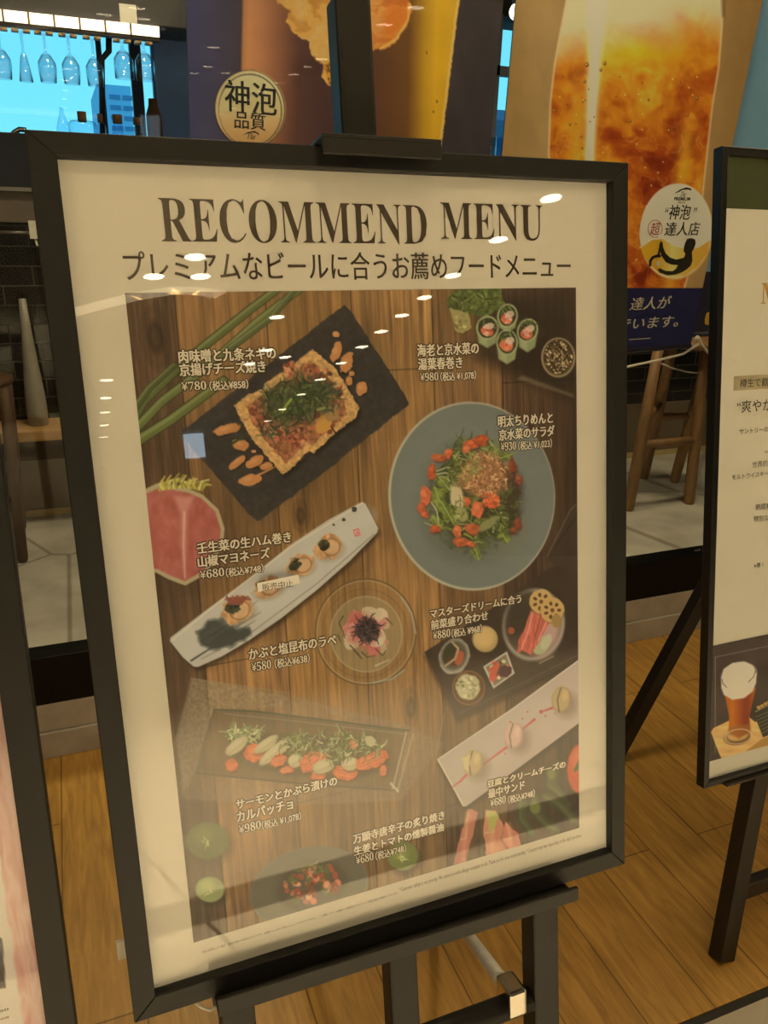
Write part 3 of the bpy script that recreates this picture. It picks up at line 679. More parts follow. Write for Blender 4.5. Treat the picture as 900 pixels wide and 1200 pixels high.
cv.ell(347, 470, 40, 24, -10, (44, 54, 32), soft=.7, alpha=.65)
cv.scatter(190, 348, 466, 38, 22, -12, 2.3, [(58, 78, 48), (74, 96, 58), (46, 62, 40), (94, 112, 62), (66, 84, 58)], 'line', 7, .8)
cv.scatter(60, 330, 496, 30, 14, -15, 2.0, [(58, 74, 46), (76, 92, 60), (50, 62, 42)], 'line', 6, .8); cv.scatter(45, 380, 462, 22, 18, 30, 2.0, [(52, 68, 46), (70, 84, 58)], 'line', 6, .8)
cv.line([(331, 482), (336, 474), (341, 468)], 3, (130, 146, 60)); cv.line([(372, 480), (380, 478)], 3, (128, 140, 76))
# radish
owner('printed_red_radish')
rad = [(168, 574), (185, 566), (201, 569), (222, 573), (238, 580), (256, 597), (263, 619), (262, 634), (256, 648), (241, 673), (217, 686), (198, 679), (183, 671), (168, 668)]
cv.poly(rad, (170, 156, 112)); cv.poly([tuple(np.array((212, 626)) + (np.array(p) - (212, 626)) * .915) for p in rad], lambda X, Y: np.stack([164 + 30 * (fbm(X / 7, Y / 12, 3) - .5), 86 + 36 * (fbm(X / 7, Y / 12, 3) - .5), 68 + 30 * (fbm(X / 7, Y / 12, 3) - .5)], -1), soft=2)
cv.poly([(204, 582), (226, 582), (220, 600), (217, 640), (216, 676), (213, 640), (212, 605)], (192, 136, 108), soft=6, alpha=.75); cv.line([(216, 600), (215, 640), (217, 678)], 2, (222, 196, 176), 1, soft=2, alpha=.7)
for k in range(26):
    x = 186 + k * 2.0 + rng.random() * 3; y = 574 - 3 * math.sin(k / 8); l = 8 + 10 * rng.random(); g = -1.57 + (rng.random() - .5) * 1.5
    cv.line([(x, y), (x + l * .6 * math.cos(g), y + l * .6 * math.sin(g)), (x + l * math.cos(g + .5), y + l * math.sin(g + .5))], 3.2, [(170, 152, 62), (138, 126, 48), (196, 180, 96)][k % 3], 1.6)
# spring rolls
owner('printed_lettuce')
cv.poly([(560, 352), (660, 340), (668, 360), (668, 470), (630, 452), (560, 420)], (44, 33, 20), soft=20, alpha=.75)
cv.poly([(612, 440), (672, 462), (672, 466), (606, 444)], (140, 120, 84), soft=3, alpha=.5)
cv.poly([(528, 342), (560, 334), (590, 336), (588, 360), (570, 372), (548, 368), (528, 364), (524, 352)], lambda X, Y: np.stack([(.45 + 1.0 * fbm(X / 5, Y / 5, 2)) * c for c in (86, 104, 54)], -1), rough=5, seed=7)
cv.scatter(40, 556, 352, 28, 15, 0, 2.5, [(92, 112, 58), (70, 88, 44), (120, 136, 76), (58, 72, 36)], 'line', 5)
cv.poly([(528, 362), (548, 366), (552, 384), (542, 391), (532, 386)], (150, 134, 76), rough=2); cv.scatter(20, 540, 378, 9, 9, 0, 2, [(170, 152, 92), (128, 112, 60)])
for (x, y, rx, ry, an, dy) in ((571, 384, 13, 14, 10, 10), (594.5, 370, 12, 14, 10, 6), (594, 401, 12.5, 15, 0, 12), (618, 387, 12, 14, 25, 12)):
    owner('printed_spring_roll')
    cv.poly([(x - rx, y), (x + rx, y), (x + rx * .75, y + dy + 8), (x, y + dy + 14), (x - rx * .8, y + dy + 8)], (136, 140, 92), soft=2); cv.poly([(x - rx * .6, y + 6), (x, y + 8), (x - 1, y + dy + 12), (x - rx * .6, y + dy + 7)], (170, 170, 122), soft=4, alpha=.6)
    cv.ell(x, y, rx, ry, an, (164, 164, 112)); cv.ell(x, y, rx - 1.8, ry - 1.8, an, (54, 60, 34), rough=.06)
    cv.scatter(16, x, y - 4, rx * .6, ry * .5, 0, 1.7, [(84, 104, 56), (58, 76, 40), (112, 124, 74)], 'line', 3)
    cv.ell(x - 1, y + 4, rx * .6, ry * .42, 15, (206, 100, 62), rough=.2); cv.scatter(12, x, y + 3, 6, 6, 0, 2, [(214, 116, 76), (196, 84, 50), (220, 168, 140)]); cv.ell(x + 3, y - 2, 5, 4, -20, (208, 180, 150), alpha=.85, rough=.2)
owner('printed_sesame_bowl')
cv.ell(654, 419, 20, 23, 0, (124, 104, 66), soft=.1); cv.ell(654, 418, 17.5, 21, 0, (66, 48, 26))
cv.scatter(240, 654, 418, 16, 19, 0, 1.3, [(164, 138, 88), (120, 92, 52), (54, 38, 20), (186, 160, 108), (40, 28, 16)]); cv.ring(654, 419, 19, 22.5, 0, 1.3, (164, 146, 104), .8)
# blue-grey plate with salad
owner('printed_blue_plate')
cv.ell(552.5, 581.5, 97.5, 110.5, -4, (190, 184, 156), soft=.015); cv.ell(553.5, 581, 95.6, 108.3, -4, lambda X, Y: np.stack([np.full_like(X, 1.) * c + 5 * (fbm(X / 9, Y / 9, 2) - .5) for c in (122, 129, 122)], -1), soft=.015)
cv.ell(552, 590, 62, 70, -4, (108, 114, 106), soft=.35, alpha=.9); cv.ell(548, 600, 46, 50, 0, (104, 104, 82), soft=.6, alpha=.8); cv.ell(590, 628, 30, 24, -30, (122, 120, 96), soft=.8, alpha=.5)
owner('printed_salad')
cv.ell(553, 584, 44, 58, 0, (56, 60, 34), soft=.35, alpha=.95, rough=.25, seed=2)
gr = [(96, 116, 50), (72, 92, 40), (120, 136, 66), (58, 74, 34), (84, 104, 46), (142, 150, 92)]
cv.scatter(150, 555, 582, 50, 58, 0, 2.6, gr, 'line', 8, .7)
for (x, y, an, l, wd) in ((514, 584, 70, 30, 17), (524, 600, 60, 32, 15), (520, 566, 50, 22, 13), (575, 528, 15, 26, 9), (592, 535, -20, 20, 9), (596, 610, 80, 24, 13), (590, 628, 60, 20, 13), (558, 647, 70, 20, 10), (512, 612, 50, 20, 12), (536, 540, 60, 18, 9)):
    t = math.radians(an); c, s_ = math.cos(t), math.sin(t); P_ = []
    for k in range(14):
        a = k / 14 * 6.283; rr = 1 + .22 * math.sin(a * 5 + x); P_.append((x + (c * math.cos(a) * l / 2 - s_ * math.sin(a) * wd / 2) * rr, y + (s_ * math.cos(a) * l / 2 + c * math.sin(a) * wd / 2) * rr))
    cv.poly(P_, lambda X, Y: np.stack([(.55 + .9 * fbm(X / 4, Y / 4, 9)) * q for q in (100, 118, 52)], -1), rough=1.2, rs=3); cv.line([(x - c * l * .45, y - s_ * l * .45), (x + c * l * .45, y + s_ * l * .45)], 1.3, (150, 158, 96))
for (x0, y0, x1, y1) in ((505, 588, 514, 612), (528, 548, 512, 552), (529, 556, 510, 556), (588, 596, 604, 604), (584, 606, 600, 612)):
    cv.line([(x0, y0), ((x0 + x1) / 2 + 2, (y0 + y1) / 2 - 2), (x1, y1)], 1.4, (186, 184, 132))
cv.poly([(590, 545), (604, 548), (612, 572), (610, 600), (604, 625), (596, 628), (592, 600), (588, 570)], (66, 44, 26), soft=8, rough=4, alpha=.85)
cv.scatter(60, 590, 598, 16, 26, 0, 2.2, [(64, 74, 36), (84, 96, 46), (52, 58, 30), (96, 104, 60)], 'line', 6, 1.0)
cv.scatter(60, 560, 527, 34, 10, 8, 2.0, [(104, 112, 50), (80, 94, 40), (136, 138, 78)], 'line', 7, .6); cv.scatter(40, 534, 548, 12, 20, 0, 1.8, [(96, 104, 50), (76, 86, 40), (150, 146, 88)], 'line', 6, .8)
tom = [(553, 521, 9, 6), (564, 516, 9, 6), (546, 527, 5, 5), (515, 537, 10, 5), (525, 531, 5, 6), (506, 552, 5, 9), (498, 582, 6, 13), (494, 595, 6, 7), (498, 603, 5, 4), (510, 620, 7, 5), (536, 622, 5, 7), (540, 635, 9, 6), (551, 637, 6, 4), (600, 546, 5, 9), (608, 562, 5, 7), (606, 613, 5, 8), (601, 621, 4, 4), (574, 586, 10, 11), (560, 597, 7, 11), (552, 619, 9, 7), (547, 588, 5, 6), (566, 578, 6, 5)]
for i, (x, y, a, c) in enumerate(tom):
    P_ = []
    for k in range(9):
        an = 6.283 * k / 9 + i; q = .78 + .42 * rng.random(); P_.append((x + a * q * math.cos(an), y + c * q * math.sin(an)))
    col = np.array([(188, 84, 46), (176, 74, 40), (196, 96, 56), (170, 80, 44)][i % 4], float) * (.72 if x > 595 else 1)
    cv.poly([(p + .8, q + 1.6) for p, q in P_], (80, 40, 22), soft=2.5, alpha=.7)
    cv.poly(P_, (lambda c_: lambda X, Y: np.stack([(.8 + .42 * fbm(X / 3.5, Y / 3.5, 4)) * q for q in c_], -1))(col), soft=1.4, rough=1.4, seed=i, rs=3)
    cv.ell(x - a * .2, y - c * .3, a * .45, c * .3, -20, tuple(np.minimum(255, col * 1.16 + [4, 14, 12])), soft=1, alpha=.6)
cv.ell(535, 583, 8, 16, -10, (198, 176, 128), rough=.22, seed=3, soft=.3); cv.ell(541, 603, 7, 9, -20, (150, 140, 82), rough=.3, soft=.4); cv.ell(572, 614, 13, 5, -32, (136, 130, 78), rough=.3, soft=.4); cv.scatter(22, 540, 598, 8, 12, 0, 1.6, [(120, 122, 60), (96, 106, 50), (168, 156, 100)], 'line', 3, 1)
cv.ell(566, 556, 28, 25, 0, (138, 94, 54), soft=.5, rough=.3); cv.scatter(300, 567, 557, 28, 25, 10, 1.9, [(178, 128, 78), (146, 98, 56), (200, 154, 104), (118, 76, 42), (166, 112, 66)], 'line', 2.4, 1.6)
cv.scatter(40, 550, 545, 15, 16, 0, 2, [(150, 144, 78), (124, 120, 60)], 'line', 3, 1.2); cv.scatter(30, 576, 586, 10, 9, 0, 2, [(214, 104, 60), (190, 78, 42)])
# small dark corner tray at the right edge
owner(None); cv.poly([(640, 655), (668, 596), (690, 590), (690, 672), (660, 668)], (62, 50, 36), soft=1.5, alpha=.75); cv.line([(641, 652), (668, 598), (680, 586)], 1.2, (128, 112, 84), alpha=.7); cv.line([(651, 640), (676, 604)], 1.1, (34, 26, 18), alpha=.7)
# long white plate
owner('printed_long_plate')
lp = [(424, 588), (428, 590), (443, 619), (442, 624), (410, 657), (371.5, 691), (330, 724), (292, 750), (260, 769), (232, 781.5), (227, 781), (214, 770), (199, 751), (200, 747), (240, 716), (290, 679), (341, 638), (385, 609)]
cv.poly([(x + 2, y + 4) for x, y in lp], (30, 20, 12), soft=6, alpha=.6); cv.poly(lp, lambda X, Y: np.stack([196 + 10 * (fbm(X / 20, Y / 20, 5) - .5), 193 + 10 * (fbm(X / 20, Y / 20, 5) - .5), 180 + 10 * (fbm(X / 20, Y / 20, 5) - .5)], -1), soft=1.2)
cv.line([(438, 626), (371, 684), (292, 743), (236, 772)], 1.2, (142, 138, 126)); cv.line([(424, 590), (341, 640.5), (246, 714), (202, 750)], 1.2, (226, 224, 212)); cv.line([(430, 605), (372, 655), (292, 716), (226, 764)], 16, (206, 204, 192), soft=16, alpha=.5)
cv.poly([(230, 742), (244, 728), (262, 722), (276, 738), (292, 736), (296, 744), (268, 758), (248, 762), (236, 756)], (62, 66, 62), soft=5, rough=4, seed=4, alpha=.95)
for k in range(22):
    x = 228 + rng.random() * 55; y = 752 - (x - 228) * .45 + (rng.random() - .5) * 22; cv.line([(x, y), (x + 14 + 12 * rng.random(), y - 8 - 8 * rng.random())], 2.4, (84, 88, 84), .8, alpha=.6)
cv.line([(224, 774), (246, 760), (262, 752)], 2.4, (70, 72, 68), 1)
for (x, y, r1) in ((415, 597, 3.2), (402.5, 609, 2.2), (391, 615, 1.5)): cv.ell(x, y, r1, r1, 0, (54, 60, 58), rough=.15)
cv.poly([(413.5, 621), (420, 619), (422.5, 627), (416, 629)], (196, 74, 56)); cv.poly([(415, 622), (419.5, 620.6), (421.2, 626.2), (416.8, 627.6)], (206, 196, 180)); cv.line([(417, 622.5), (420, 624), (417, 626), (420, 626)], 1, (196, 74, 56))
for i, (x, y, a, c) in enumerate(((385, 641, 17, 14), (352, 662, 17, 12), (314, 688, 18, 12), (278, 715, 20, 15))):
    owner('printed_ham_roll')
    cv.ell(x + 2, y + 5, a, c * .8, -20, (150, 140, 116), soft=.6, alpha=.8)
    cv.ell(x, y, a, c, -25, lambda X, Y: np.stack([(.7 + .6 * fbm(X / 4, Y / 6, 6)) * q for q in (176, 130, 78)], -1), rough=.25, seed=i); cv.ell(x + 5, y + 1, a * .5, c * .75, -60, (198, 158, 106), soft=.7, alpha=.8); cv.ring(x + 3, y, a * .6, c * .7, -30, 1.8, (124, 84, 46), .7)
    cv.ell(x - 6, y - 2 + (3 if i == 1 else 0), a * .42, c * .45, -10, (62, 66, 42) if i else (50, 46, 30), rough=.4, seed=i + 5); cv.scatter(14, x - 5, y - 3, a * .4, c * .4, 0, 1.7, [(44, 42, 28), (84, 90, 56), (70, 62, 40)])
for k in range(16): cv.line([(268 + k, 708), (266 + k * 1.6, 701 - rng.random() * 3), (264 + k * 2, 703)], 1.5, (126, 66, 48))
# glass bowl
owner('printed_glass_bowl')
cv.ell(428.5, 740.5, 59, 62, 0, (150, 116, 66), soft=.03, alpha=.22); cv.ring(428.5, 740.5, 59, 62, 0, 1.6, (84, 66, 38), .8); cv.ring(428.5, 740.5, 57, 60, 0, 1.2, (184, 166, 120), .55); cv.ring(427.5, 742, 50, 52, 0, 1.0, (96, 76, 44), .5)
cv.ell(429, 743, 42, 44, 0, (150, 132, 88), soft=.06, alpha=.55); cv.ring(429, 743, 42, 44, 0, 1.6, (178, 164, 124), .6)
cv.line([(470, 700), (482, 718), (487, 742)], 1.8, (168, 180, 168), alpha=.8); cv.line([(438, 800), (460, 795), (474, 785)], 1.8, (160, 172, 160), alpha=.8); cv.line([(440, 780), (456, 773)], 2.5, (204, 196, 164), 1.2, alpha=.7)
owner('printed_turnip_salad')
for i in range(46):
    q = rng.random() ** .6 * 24; f = rng.random() * 6.283; x, y = 429 + q * 1.0 * math.cos(f), 738 + q * 1.05 * math.sin(f)
    cv.ell(x, y, 6 + 5 * rng.random(), 4 + 4 * rng.random(), rng.random() * 180, [(196, 178, 138), (210, 194, 158), (180, 160, 118), (190, 124, 100), (184, 96, 80)][i % 5], rough=.3, seed=i, alpha=.9)
cv.ell(426, 738, 18, 18, 0, (176, 78, 66), soft=.6, alpha=.75, rough=.3)
cv.ell(430, 738, 12, 12, 0, (40, 30, 30), soft=.5, rough=.3)
cv.scatter(90, 430, 737, 15, 14, 0, 1.7, [(46, 36, 36), (62, 50, 48), (34, 26, 26), (84, 70, 66)], 'line', 4, 1.5)
for (p) in (((402, 722), (397, 730), (402, 740), (404, 748)), ((410, 756), (418, 764), (424, 772), (414, 762)), ((424, 764), (430, 770), (440, 768)), ((440, 760), (448, 768), (452, 762)), ((396, 744), (399, 752)), ((452, 724), (460, 732))): cv.line(p, 1.5, (70, 62, 40), .8)
# glass tray with salmon
owner('printed_glass_tray')
cv.poly([(224, 795), (256, 800), (340, 815), (480, 850), (520, 870), (470, 938), (330, 944), (215, 936), (206, 866)], lambda X, Y: np.stack([(.85 + .4 * fbm(X / 3, Y / 3, 14)) * q for q in (136, 118, 88)], -1), soft=3, alpha=.42)
cv.poly([(251, 831), (300, 834), (479, 856), (463, 926), (380, 922), (230, 906)], (92, 76, 48), soft=3, alpha=.62)
cv.line([(224, 795), (340, 812)], 1.3, (150, 136, 104), alpha=.6); cv.line([(251, 831), (300, 833.5), (479, 856)], 2.4, (70, 72, 54), alpha=.8); cv.line([(262, 836), (330, 843), (474, 860)], 1.3, (156, 150, 118), alpha=.6); cv.line([(230, 906), (350, 918), (463, 926)], 1.6, (66, 58, 40), alpha=.8); cv.line([(251, 832), (236, 880), (230, 906)], 2.4, (66, 56, 38), alpha=.6)
cv.line([(476, 858), (460, 924)], 2, (196, 186, 152), alpha=.75); cv.line([(484, 860), (466, 926)], 1.6, (186, 176, 142), alpha=.65); cv.line([(458, 918), (466, 927)], 3, (206, 196, 164), alpha=.8); cv.line([(520, 838), (507, 905)], 1.2, (150, 132, 92), alpha=.6)
cv.ell(250, 872, 8, 22, 10, (128, 108, 72), soft=.8, alpha=.6)
owner('printed_salmon_carpaccio')
cv.poly([(268, 868), (300, 858), (360, 862), (420, 866), (456, 880), (452, 904), (410, 914), (340, 908), (276, 898)], (70, 54, 30), soft=6, alpha=.7)
cv.scatter(46, 288, 860, 24, 10, -8, 2.6, [(160, 160, 104), (132, 140, 80), (186, 182, 132), (104, 116, 60)], 'line', 6, 1.0)
def slice_(x, y, a, c, an):
    cv.ell(x + 1, y + 2, a, c, an, (88, 74, 44), soft=.4, alpha=.7); cv.ell(x, y, a, c, an, (176, 162, 112), rough=.08, seed=int(x), soft=.2); cv.ell(x - 1, y - 1.5, a * .75, c * .55, an, (196, 184, 138), soft=.8, alpha=.75); cv.line([(x - a * .7 * math.cos(math.radians(an)), y - a * .7 * math.sin(math.radians(an)) + c * .3), (x + a * .7 * math.cos(math.radians(an)), y + a * .7 * math.sin(math.radians(an)) + c * .3)], 1.1, (150, 134, 88), alpha=.6)
def salmon(x, y, a, c, an, sd):
    t = math.radians(an); P_ = []
    for (u_, v_) in ((-1, .3), (-.75, -.7), (-.1, -.95), (.6, -.85), (1, -.35), (.92, .45), (.3, .95), (-.5, .9)):
        q = .85 + .3 * rng.random(); P_.append((x + q * (u_ * a * math.cos(t) - v_ * c * math.sin(t)), y + q * (u_ * a * math.sin(t) + v_ * c * math.cos(t))))
    cv.poly([(p + 1, q + 2) for p, q in P_], (84, 52, 28), soft=3, alpha=.6)
    cv.poly(P_, lambda X, Y: np.stack([(.84 + .32 * fbm(X / 4, Y / 4, sd)) * q for q in (190, 96, 54)], -1), rough=1.3, seed=sd, rs=4)
    for k in (-.4, 0, .4): cv.line([(x - a * .6 * math.cos(t) - k * c * math.sin(t), y - a * .6 * math.sin(t) + k * c * math.cos(t)), (x + a * .7 * math.cos(t) - k * c * math.sin(t), y + a * .7 * math.sin(t) + k * c * math.cos(t))], 1.2, (208, 132, 88), alpha=.55)
slice_(277, 874, 16, 7, -38); salmon(297, 882, 11, 11, 10, 1); cv.ell(296, 879, 5, 5, 0, (206, 116, 66), soft=.7, alpha=.8); salmon(271, 896, 8, 8, -30, 2)
slice_(312, 872, 17, 6, -36); slice_(323, 880, 24, 7, -40); salmon(326, 891, 10, 7, -15, 3); salmon(336, 902, 9, 5, 0, 4)
slice_(346, 891, 9, 8, -35); salmon(366, 892, 16, 11, -38, 5); salmon(372, 909, 9, 6, 0, 6); salmon(413, 872, 6, 6, -30, 7)
slice_(379, 898, 13, 8, -18); salmon(403, 905, 15, 9, 10, 8); slice_(410, 895, 10, 8, -10); salmon(435, 891, 21, 10, -24, 9); salmon(449, 903, 5, 7, 20, 10)
for (x, y, a, c) in ((366, 872, 27, 13), (399, 869, 20, 12), (431, 873, 17, 11), (344, 868, 16, 8), (397, 882, 15, 8)):
    cv.scatter(48, x, y, a, c, -12, 1.8, [(104, 114, 60), (82, 96, 50), (140, 142, 84), (66, 78, 42), (170, 166, 112)], 'line', 5, 1.3)
cv.ell(434, 868, 6, 6, 0, (176, 168, 116), rough=.3)
cv.cur = names.index('printed_glass_tray'); cv.poly([(224, 795), (256, 800), (340, 815), (330, 828), (250, 832), (232, 900), (214, 930), (206, 866)], lambda X, Y: np.stack([(.6 + .9 * fbm(X / 2.2, Y / 2.2, 19)) * q for q in (150, 136, 104)], -1), soft=4, alpha=.35)
# dark tray of small dishes
owner('printed_black_tray')
tr = [(497, 764), (560, 724), (640, 668), (656, 662), (690, 690), (690, 766), (678, 773), (536, 842)]
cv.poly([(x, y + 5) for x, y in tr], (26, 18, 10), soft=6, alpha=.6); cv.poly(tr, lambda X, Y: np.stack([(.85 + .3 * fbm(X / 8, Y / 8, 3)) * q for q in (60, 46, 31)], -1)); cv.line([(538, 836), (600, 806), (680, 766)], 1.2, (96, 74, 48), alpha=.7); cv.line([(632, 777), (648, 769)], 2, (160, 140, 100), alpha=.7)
owner('printed_small_dish'); cv.ell(532, 769, 17.5, 21, 20, (176, 172, 156), rough=.06); cv.ell(532, 768, 15, 18, 20, (92, 84, 66), soft=.3); cv.ell(530, 768, 11, 13, 20, (74, 54, 34), rough=.2); cv.ell(538, 771, 5, 9, 15, (172, 82, 50)); cv.line([(530, 753), (537, 760), (533, 772), (522, 780)], 2.6, (170, 142, 92)); cv.ell(526, 762, 5, 9, 20, (60, 64, 36))
owner('printed_small_dish'); cv.ell(549, 806, 19.5, 20.5, 0, (84, 54, 28)); cv.ring(549, 806, 18.5, 19.5, 0, 1.5, (128, 88, 48), .8); cv.ell(548, 805, 14, 15, 0, (182, 172, 124), rough=.12); cv.scatter(40, 548, 805, 12, 13, 0, 2, [(204, 194, 146), (158, 148, 98), (120, 124, 66), (216, 208, 164)])
owner('printed_small_dish'); cv.ell(568.5, 749, 14.8, 15.2, 0, (170, 138, 80)); cv.ell(567, 747, 12, 12, 0, (196, 162, 98), soft=.6)
owner('printed_small_dish'); sq = [(566, 781), (594, 763), (603, 789), (578, 807)]; cv.poly(sq, (194, 190, 172)); cv.poly([tuple(np.array((585, 785)) + (np.array(p) - (585, 785)) * .84) for p in sq], (126, 110, 76)); cv.scatter(28, 585, 785, 12, 12, 0, 2.8, [(190, 72, 54), (206, 96, 70), (150, 156, 104), (196, 186, 142), (70, 60, 36)]); cv.ell(592, 786, 7, 7, 0, (70, 36, 36), rough=.3); cv.poly([(574, 784), (582, 776), (586, 778), (578, 800), (573, 796)], (198, 82, 58), rough=1)
owner('printed_ham_bowl')
cv.ell(625, 732, 36, 42, 10, (190, 184, 166)); cv.ell(625, 731.5, 33, 39, 10, (92, 74, 54)); cv.ell(638, 740, 18, 28, 15, (196, 160, 140), soft=.6, alpha=.9); cv.ell(610, 722, 18, 30, 15, (64, 56, 38), soft=.5, alpha=.9)
cv.ell(599, 739, 4, 4, 0, (150, 72, 48)); cv.ell(634, 756, 9, 12, 35, (176, 176, 128)); cv.ell(640, 752, 5, 10, 30, (198, 196, 156), alpha=.8)
cv.poly([(621, 715), (636, 716), (645, 728), (634, 748), (622, 768), (612, 762), (606, 766), (608, 750), (616, 734)], lambda X, Y: np.stack([(.8 + .4 * fbm(X / 2.5, Y / 9, 6)) * q for q in (190, 92, 70)], -1), rough=1.5); cv.line([(624, 718), (618, 742), (611, 760)], 1.6, (214, 140, 112)); cv.line([(634, 720), (627, 745)], 1.4, (150, 60, 44)); cv.line([(641, 726), (630, 752)], 1.4, (216, 150, 124))
for (x, y) in ((634, 705), (647, 715)):
    cv.ell(x, y + 1.5, 14, 14, 0, (80, 56, 26), alpha=.7); cv.ell(x, y, 14, 14.5, 0, (188, 150, 84), rough=.08, seed=int(x)); cv.ell(x, y, 2.4, 2.6, 0, (98, 64, 30))
    for k in range(7): cv.ell(x + 8 * math.cos(k * .9), y + 8 * math.sin(k * .9), 2.6, 1.9, math.degrees(k * .9), (88, 56, 26))
cv.ell(652, 728, 6, 8, 0, (150, 118, 62), rough=.3)
# white plate of sandwiched wafers
owner('printed_white_plate')
wp = [(513, 890), (516, 887), (600, 830), (668, 780), (700, 757), (700, 832), (680, 846), (610, 898), (546, 945), (542, 945)]
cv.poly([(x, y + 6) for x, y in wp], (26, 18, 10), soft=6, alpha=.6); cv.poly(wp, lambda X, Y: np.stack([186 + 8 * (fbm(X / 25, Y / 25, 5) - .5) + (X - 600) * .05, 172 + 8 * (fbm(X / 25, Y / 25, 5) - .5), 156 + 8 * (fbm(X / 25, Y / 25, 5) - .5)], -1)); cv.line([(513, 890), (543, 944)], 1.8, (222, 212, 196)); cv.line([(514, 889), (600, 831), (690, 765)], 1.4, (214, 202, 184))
for p in (((530, 922), (540, 915), (546, 908)), ((566, 896), (582, 884), (593, 876)), ((610, 856), (620, 848), (626, 843)), ((633, 834), (640, 832), (648, 829))): cv.line(p, 1.4, (178, 76, 70), 3.4)
for (x, y, r1) in ((634, 834, 2.4), (598, 846, 1.3), (612, 842, 1.2), (618, 834, 1.1), (639, 839, 1.1), (592, 883, 1.2), (606, 850, 1.4), (650, 836, 1)): cv.ell(x, y, r1, r1, 0, (176, 74, 68))
for (x, y, c) in ((658, 820, (172, 146, 94)), (602, 862, (198, 164, 140)), (554.5, 894, (180, 156, 106))):
    owner('printed_wafer_sandwich')
    cv.ell(x + 6, y + 6, 13, 15, 0, (120, 100, 80), soft=.8, alpha=.6); cv.ell(x, y, 11.5, 15.5, 6, tuple(q * .8 for q in c)); cv.ell(x - 1, y - 1, 10.5, 14.5, 6, c, soft=.3); cv.line([(x - 3, y + 14), (x - 5, y), (x - 1, y - 14)], 1.6, tuple(q * .55 for q in c)); cv.ell(x + 4, y - 5, 3.5, 6, 10, tuple(min(255, q * 1.14) for q in c), soft=.9, alpha=.8)
cv.poly([(541, 888), (552, 884), (548, 904), (544, 900)], (206, 186, 130), rough=1, alpha=.8)
# vegetables along the lower edge
owner('printed_tomato')
cv.ell(680, 901, 15.5, 29, 0, (192, 62, 34)); cv.ell(675, 892, 7, 13, 10, (208, 92, 56), soft=.9, alpha=.8); cv.poly([(672, 902), (680, 886), (690, 888), (690, 904), (680, 898), (674, 906)], (70, 84, 40))
owner('printed_green_pepper')
for p in (((648, 903), (645, 920), (658, 932), (664, 944)), ((628, 936), (628, 952), (640, 966), (652, 972)), ((640, 934), (656, 942), (672, 960)), ((612, 940), (612, 960), (624, 976))):
    cv.line(p, 17, (44, 48, 26), 9, soft=4); cv.line(p, 12, (62, 70, 36), 6, soft=5); cv.line([(x - 2.5, y - 1) for x, y in p], 3, (96, 104, 62), 1.5, soft=3.5, alpha=.5)
cv.ell(646, 906, 5, 6, 0, (92, 106, 52), rough=.3, soft=.5); cv.ell(627, 946, 6, 7, 0, (98, 112, 54), rough=.3, soft=.5)
for (p, c) in ((((568, 948), (580, 950), (592, 972), (596, 998), (570, 1004), (566, 976)), (186, 122, 84)), (((592, 962), (606, 976), (612, 992), (596, 998), (588, 984)), (190, 112, 82)), (((548, 948), (560, 952), (552, 986), (544, 1012), (532, 1012), (538, 984)), (178, 106, 78))):
    owner('printed_ginger_bud'); cv.poly(p, (70, 48, 28), soft=6, alpha=.5); cv.poly(p, c, rough=2); q = np.array(p, float); m = q.mean(0)
    cv.poly([tuple(m + (v - m) * np.array([.35, .9])) for v in q], (204, 150, 104), soft=6, alpha=.6); cv.poly([tuple(m + [3, 0] + (v - m) * np.array([.25, .7])) for v in q], (168, 92, 66), soft=6, alpha=.5)
    cv.line([tuple(m + (q[-1] - m) * .8), tuple(m), tuple(m + (q[0] - m) * .9)], 1.6, (214, 176, 122), .6, soft=2, alpha=.6)
cv.poly([(571, 958), (570, 950), (578, 950), (584, 956), (580, 968), (574, 976)], (164, 154, 74), rough=1)
for (x, y, a, c, col) in ((243, 985, 25, 22, (86, 92, 48)), (246, 1042, 17, 15, (134, 138, 80)), (472, 1003, 18, 17, (104, 114, 56))):
    owner('printed_green_tomato')
    cv.ell(x + 3, y + 5, a, c, 0, (40, 30, 16), soft=.6, alpha=.6); cv.ell(x, y, a, c, 0, col, soft=.15); cv.ell(x - a * .2, y - c * .25, a * .5, c * .45, 0, tuple(q * 1.22 for q in col), soft=1, alpha=.8)
    if a > 10: cv.scatter(7, x, y + 2, 4, 4, 0, 1.6, [(168, 164, 98)], 'line', 3)
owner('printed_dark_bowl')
cv.ell(362, 1040, 70, 47, -14, (98, 92, 70), soft=.04); cv.ring(362, 1040, 69, 46, -14, 1.6, (110, 104, 80), .6); cv.ell(366, 1038, 44, 30, -14, (84, 76, 56), soft=.3); cv.ring(366, 1038, 45, 30, -14, 1, (104, 98, 76), .5)  # bowl greys lightened to stand in for floor haze on the glass
owner('printed_grilled_pepper')
cv.scatter(70, 366, 1036, 34, 20, -16, 4.2, [(164, 72, 50), (140, 60, 40), (90, 84, 44), (178, 104, 70), (112, 60, 38), (196, 138, 96)])
cv.scatter(24, 360, 1022, 26, 8, -16, 2, [(104, 112, 60), (80, 88, 46)], 'line', 5)
pic = cv.build(names, paper, ref=(190, 169, 125), tone=True)

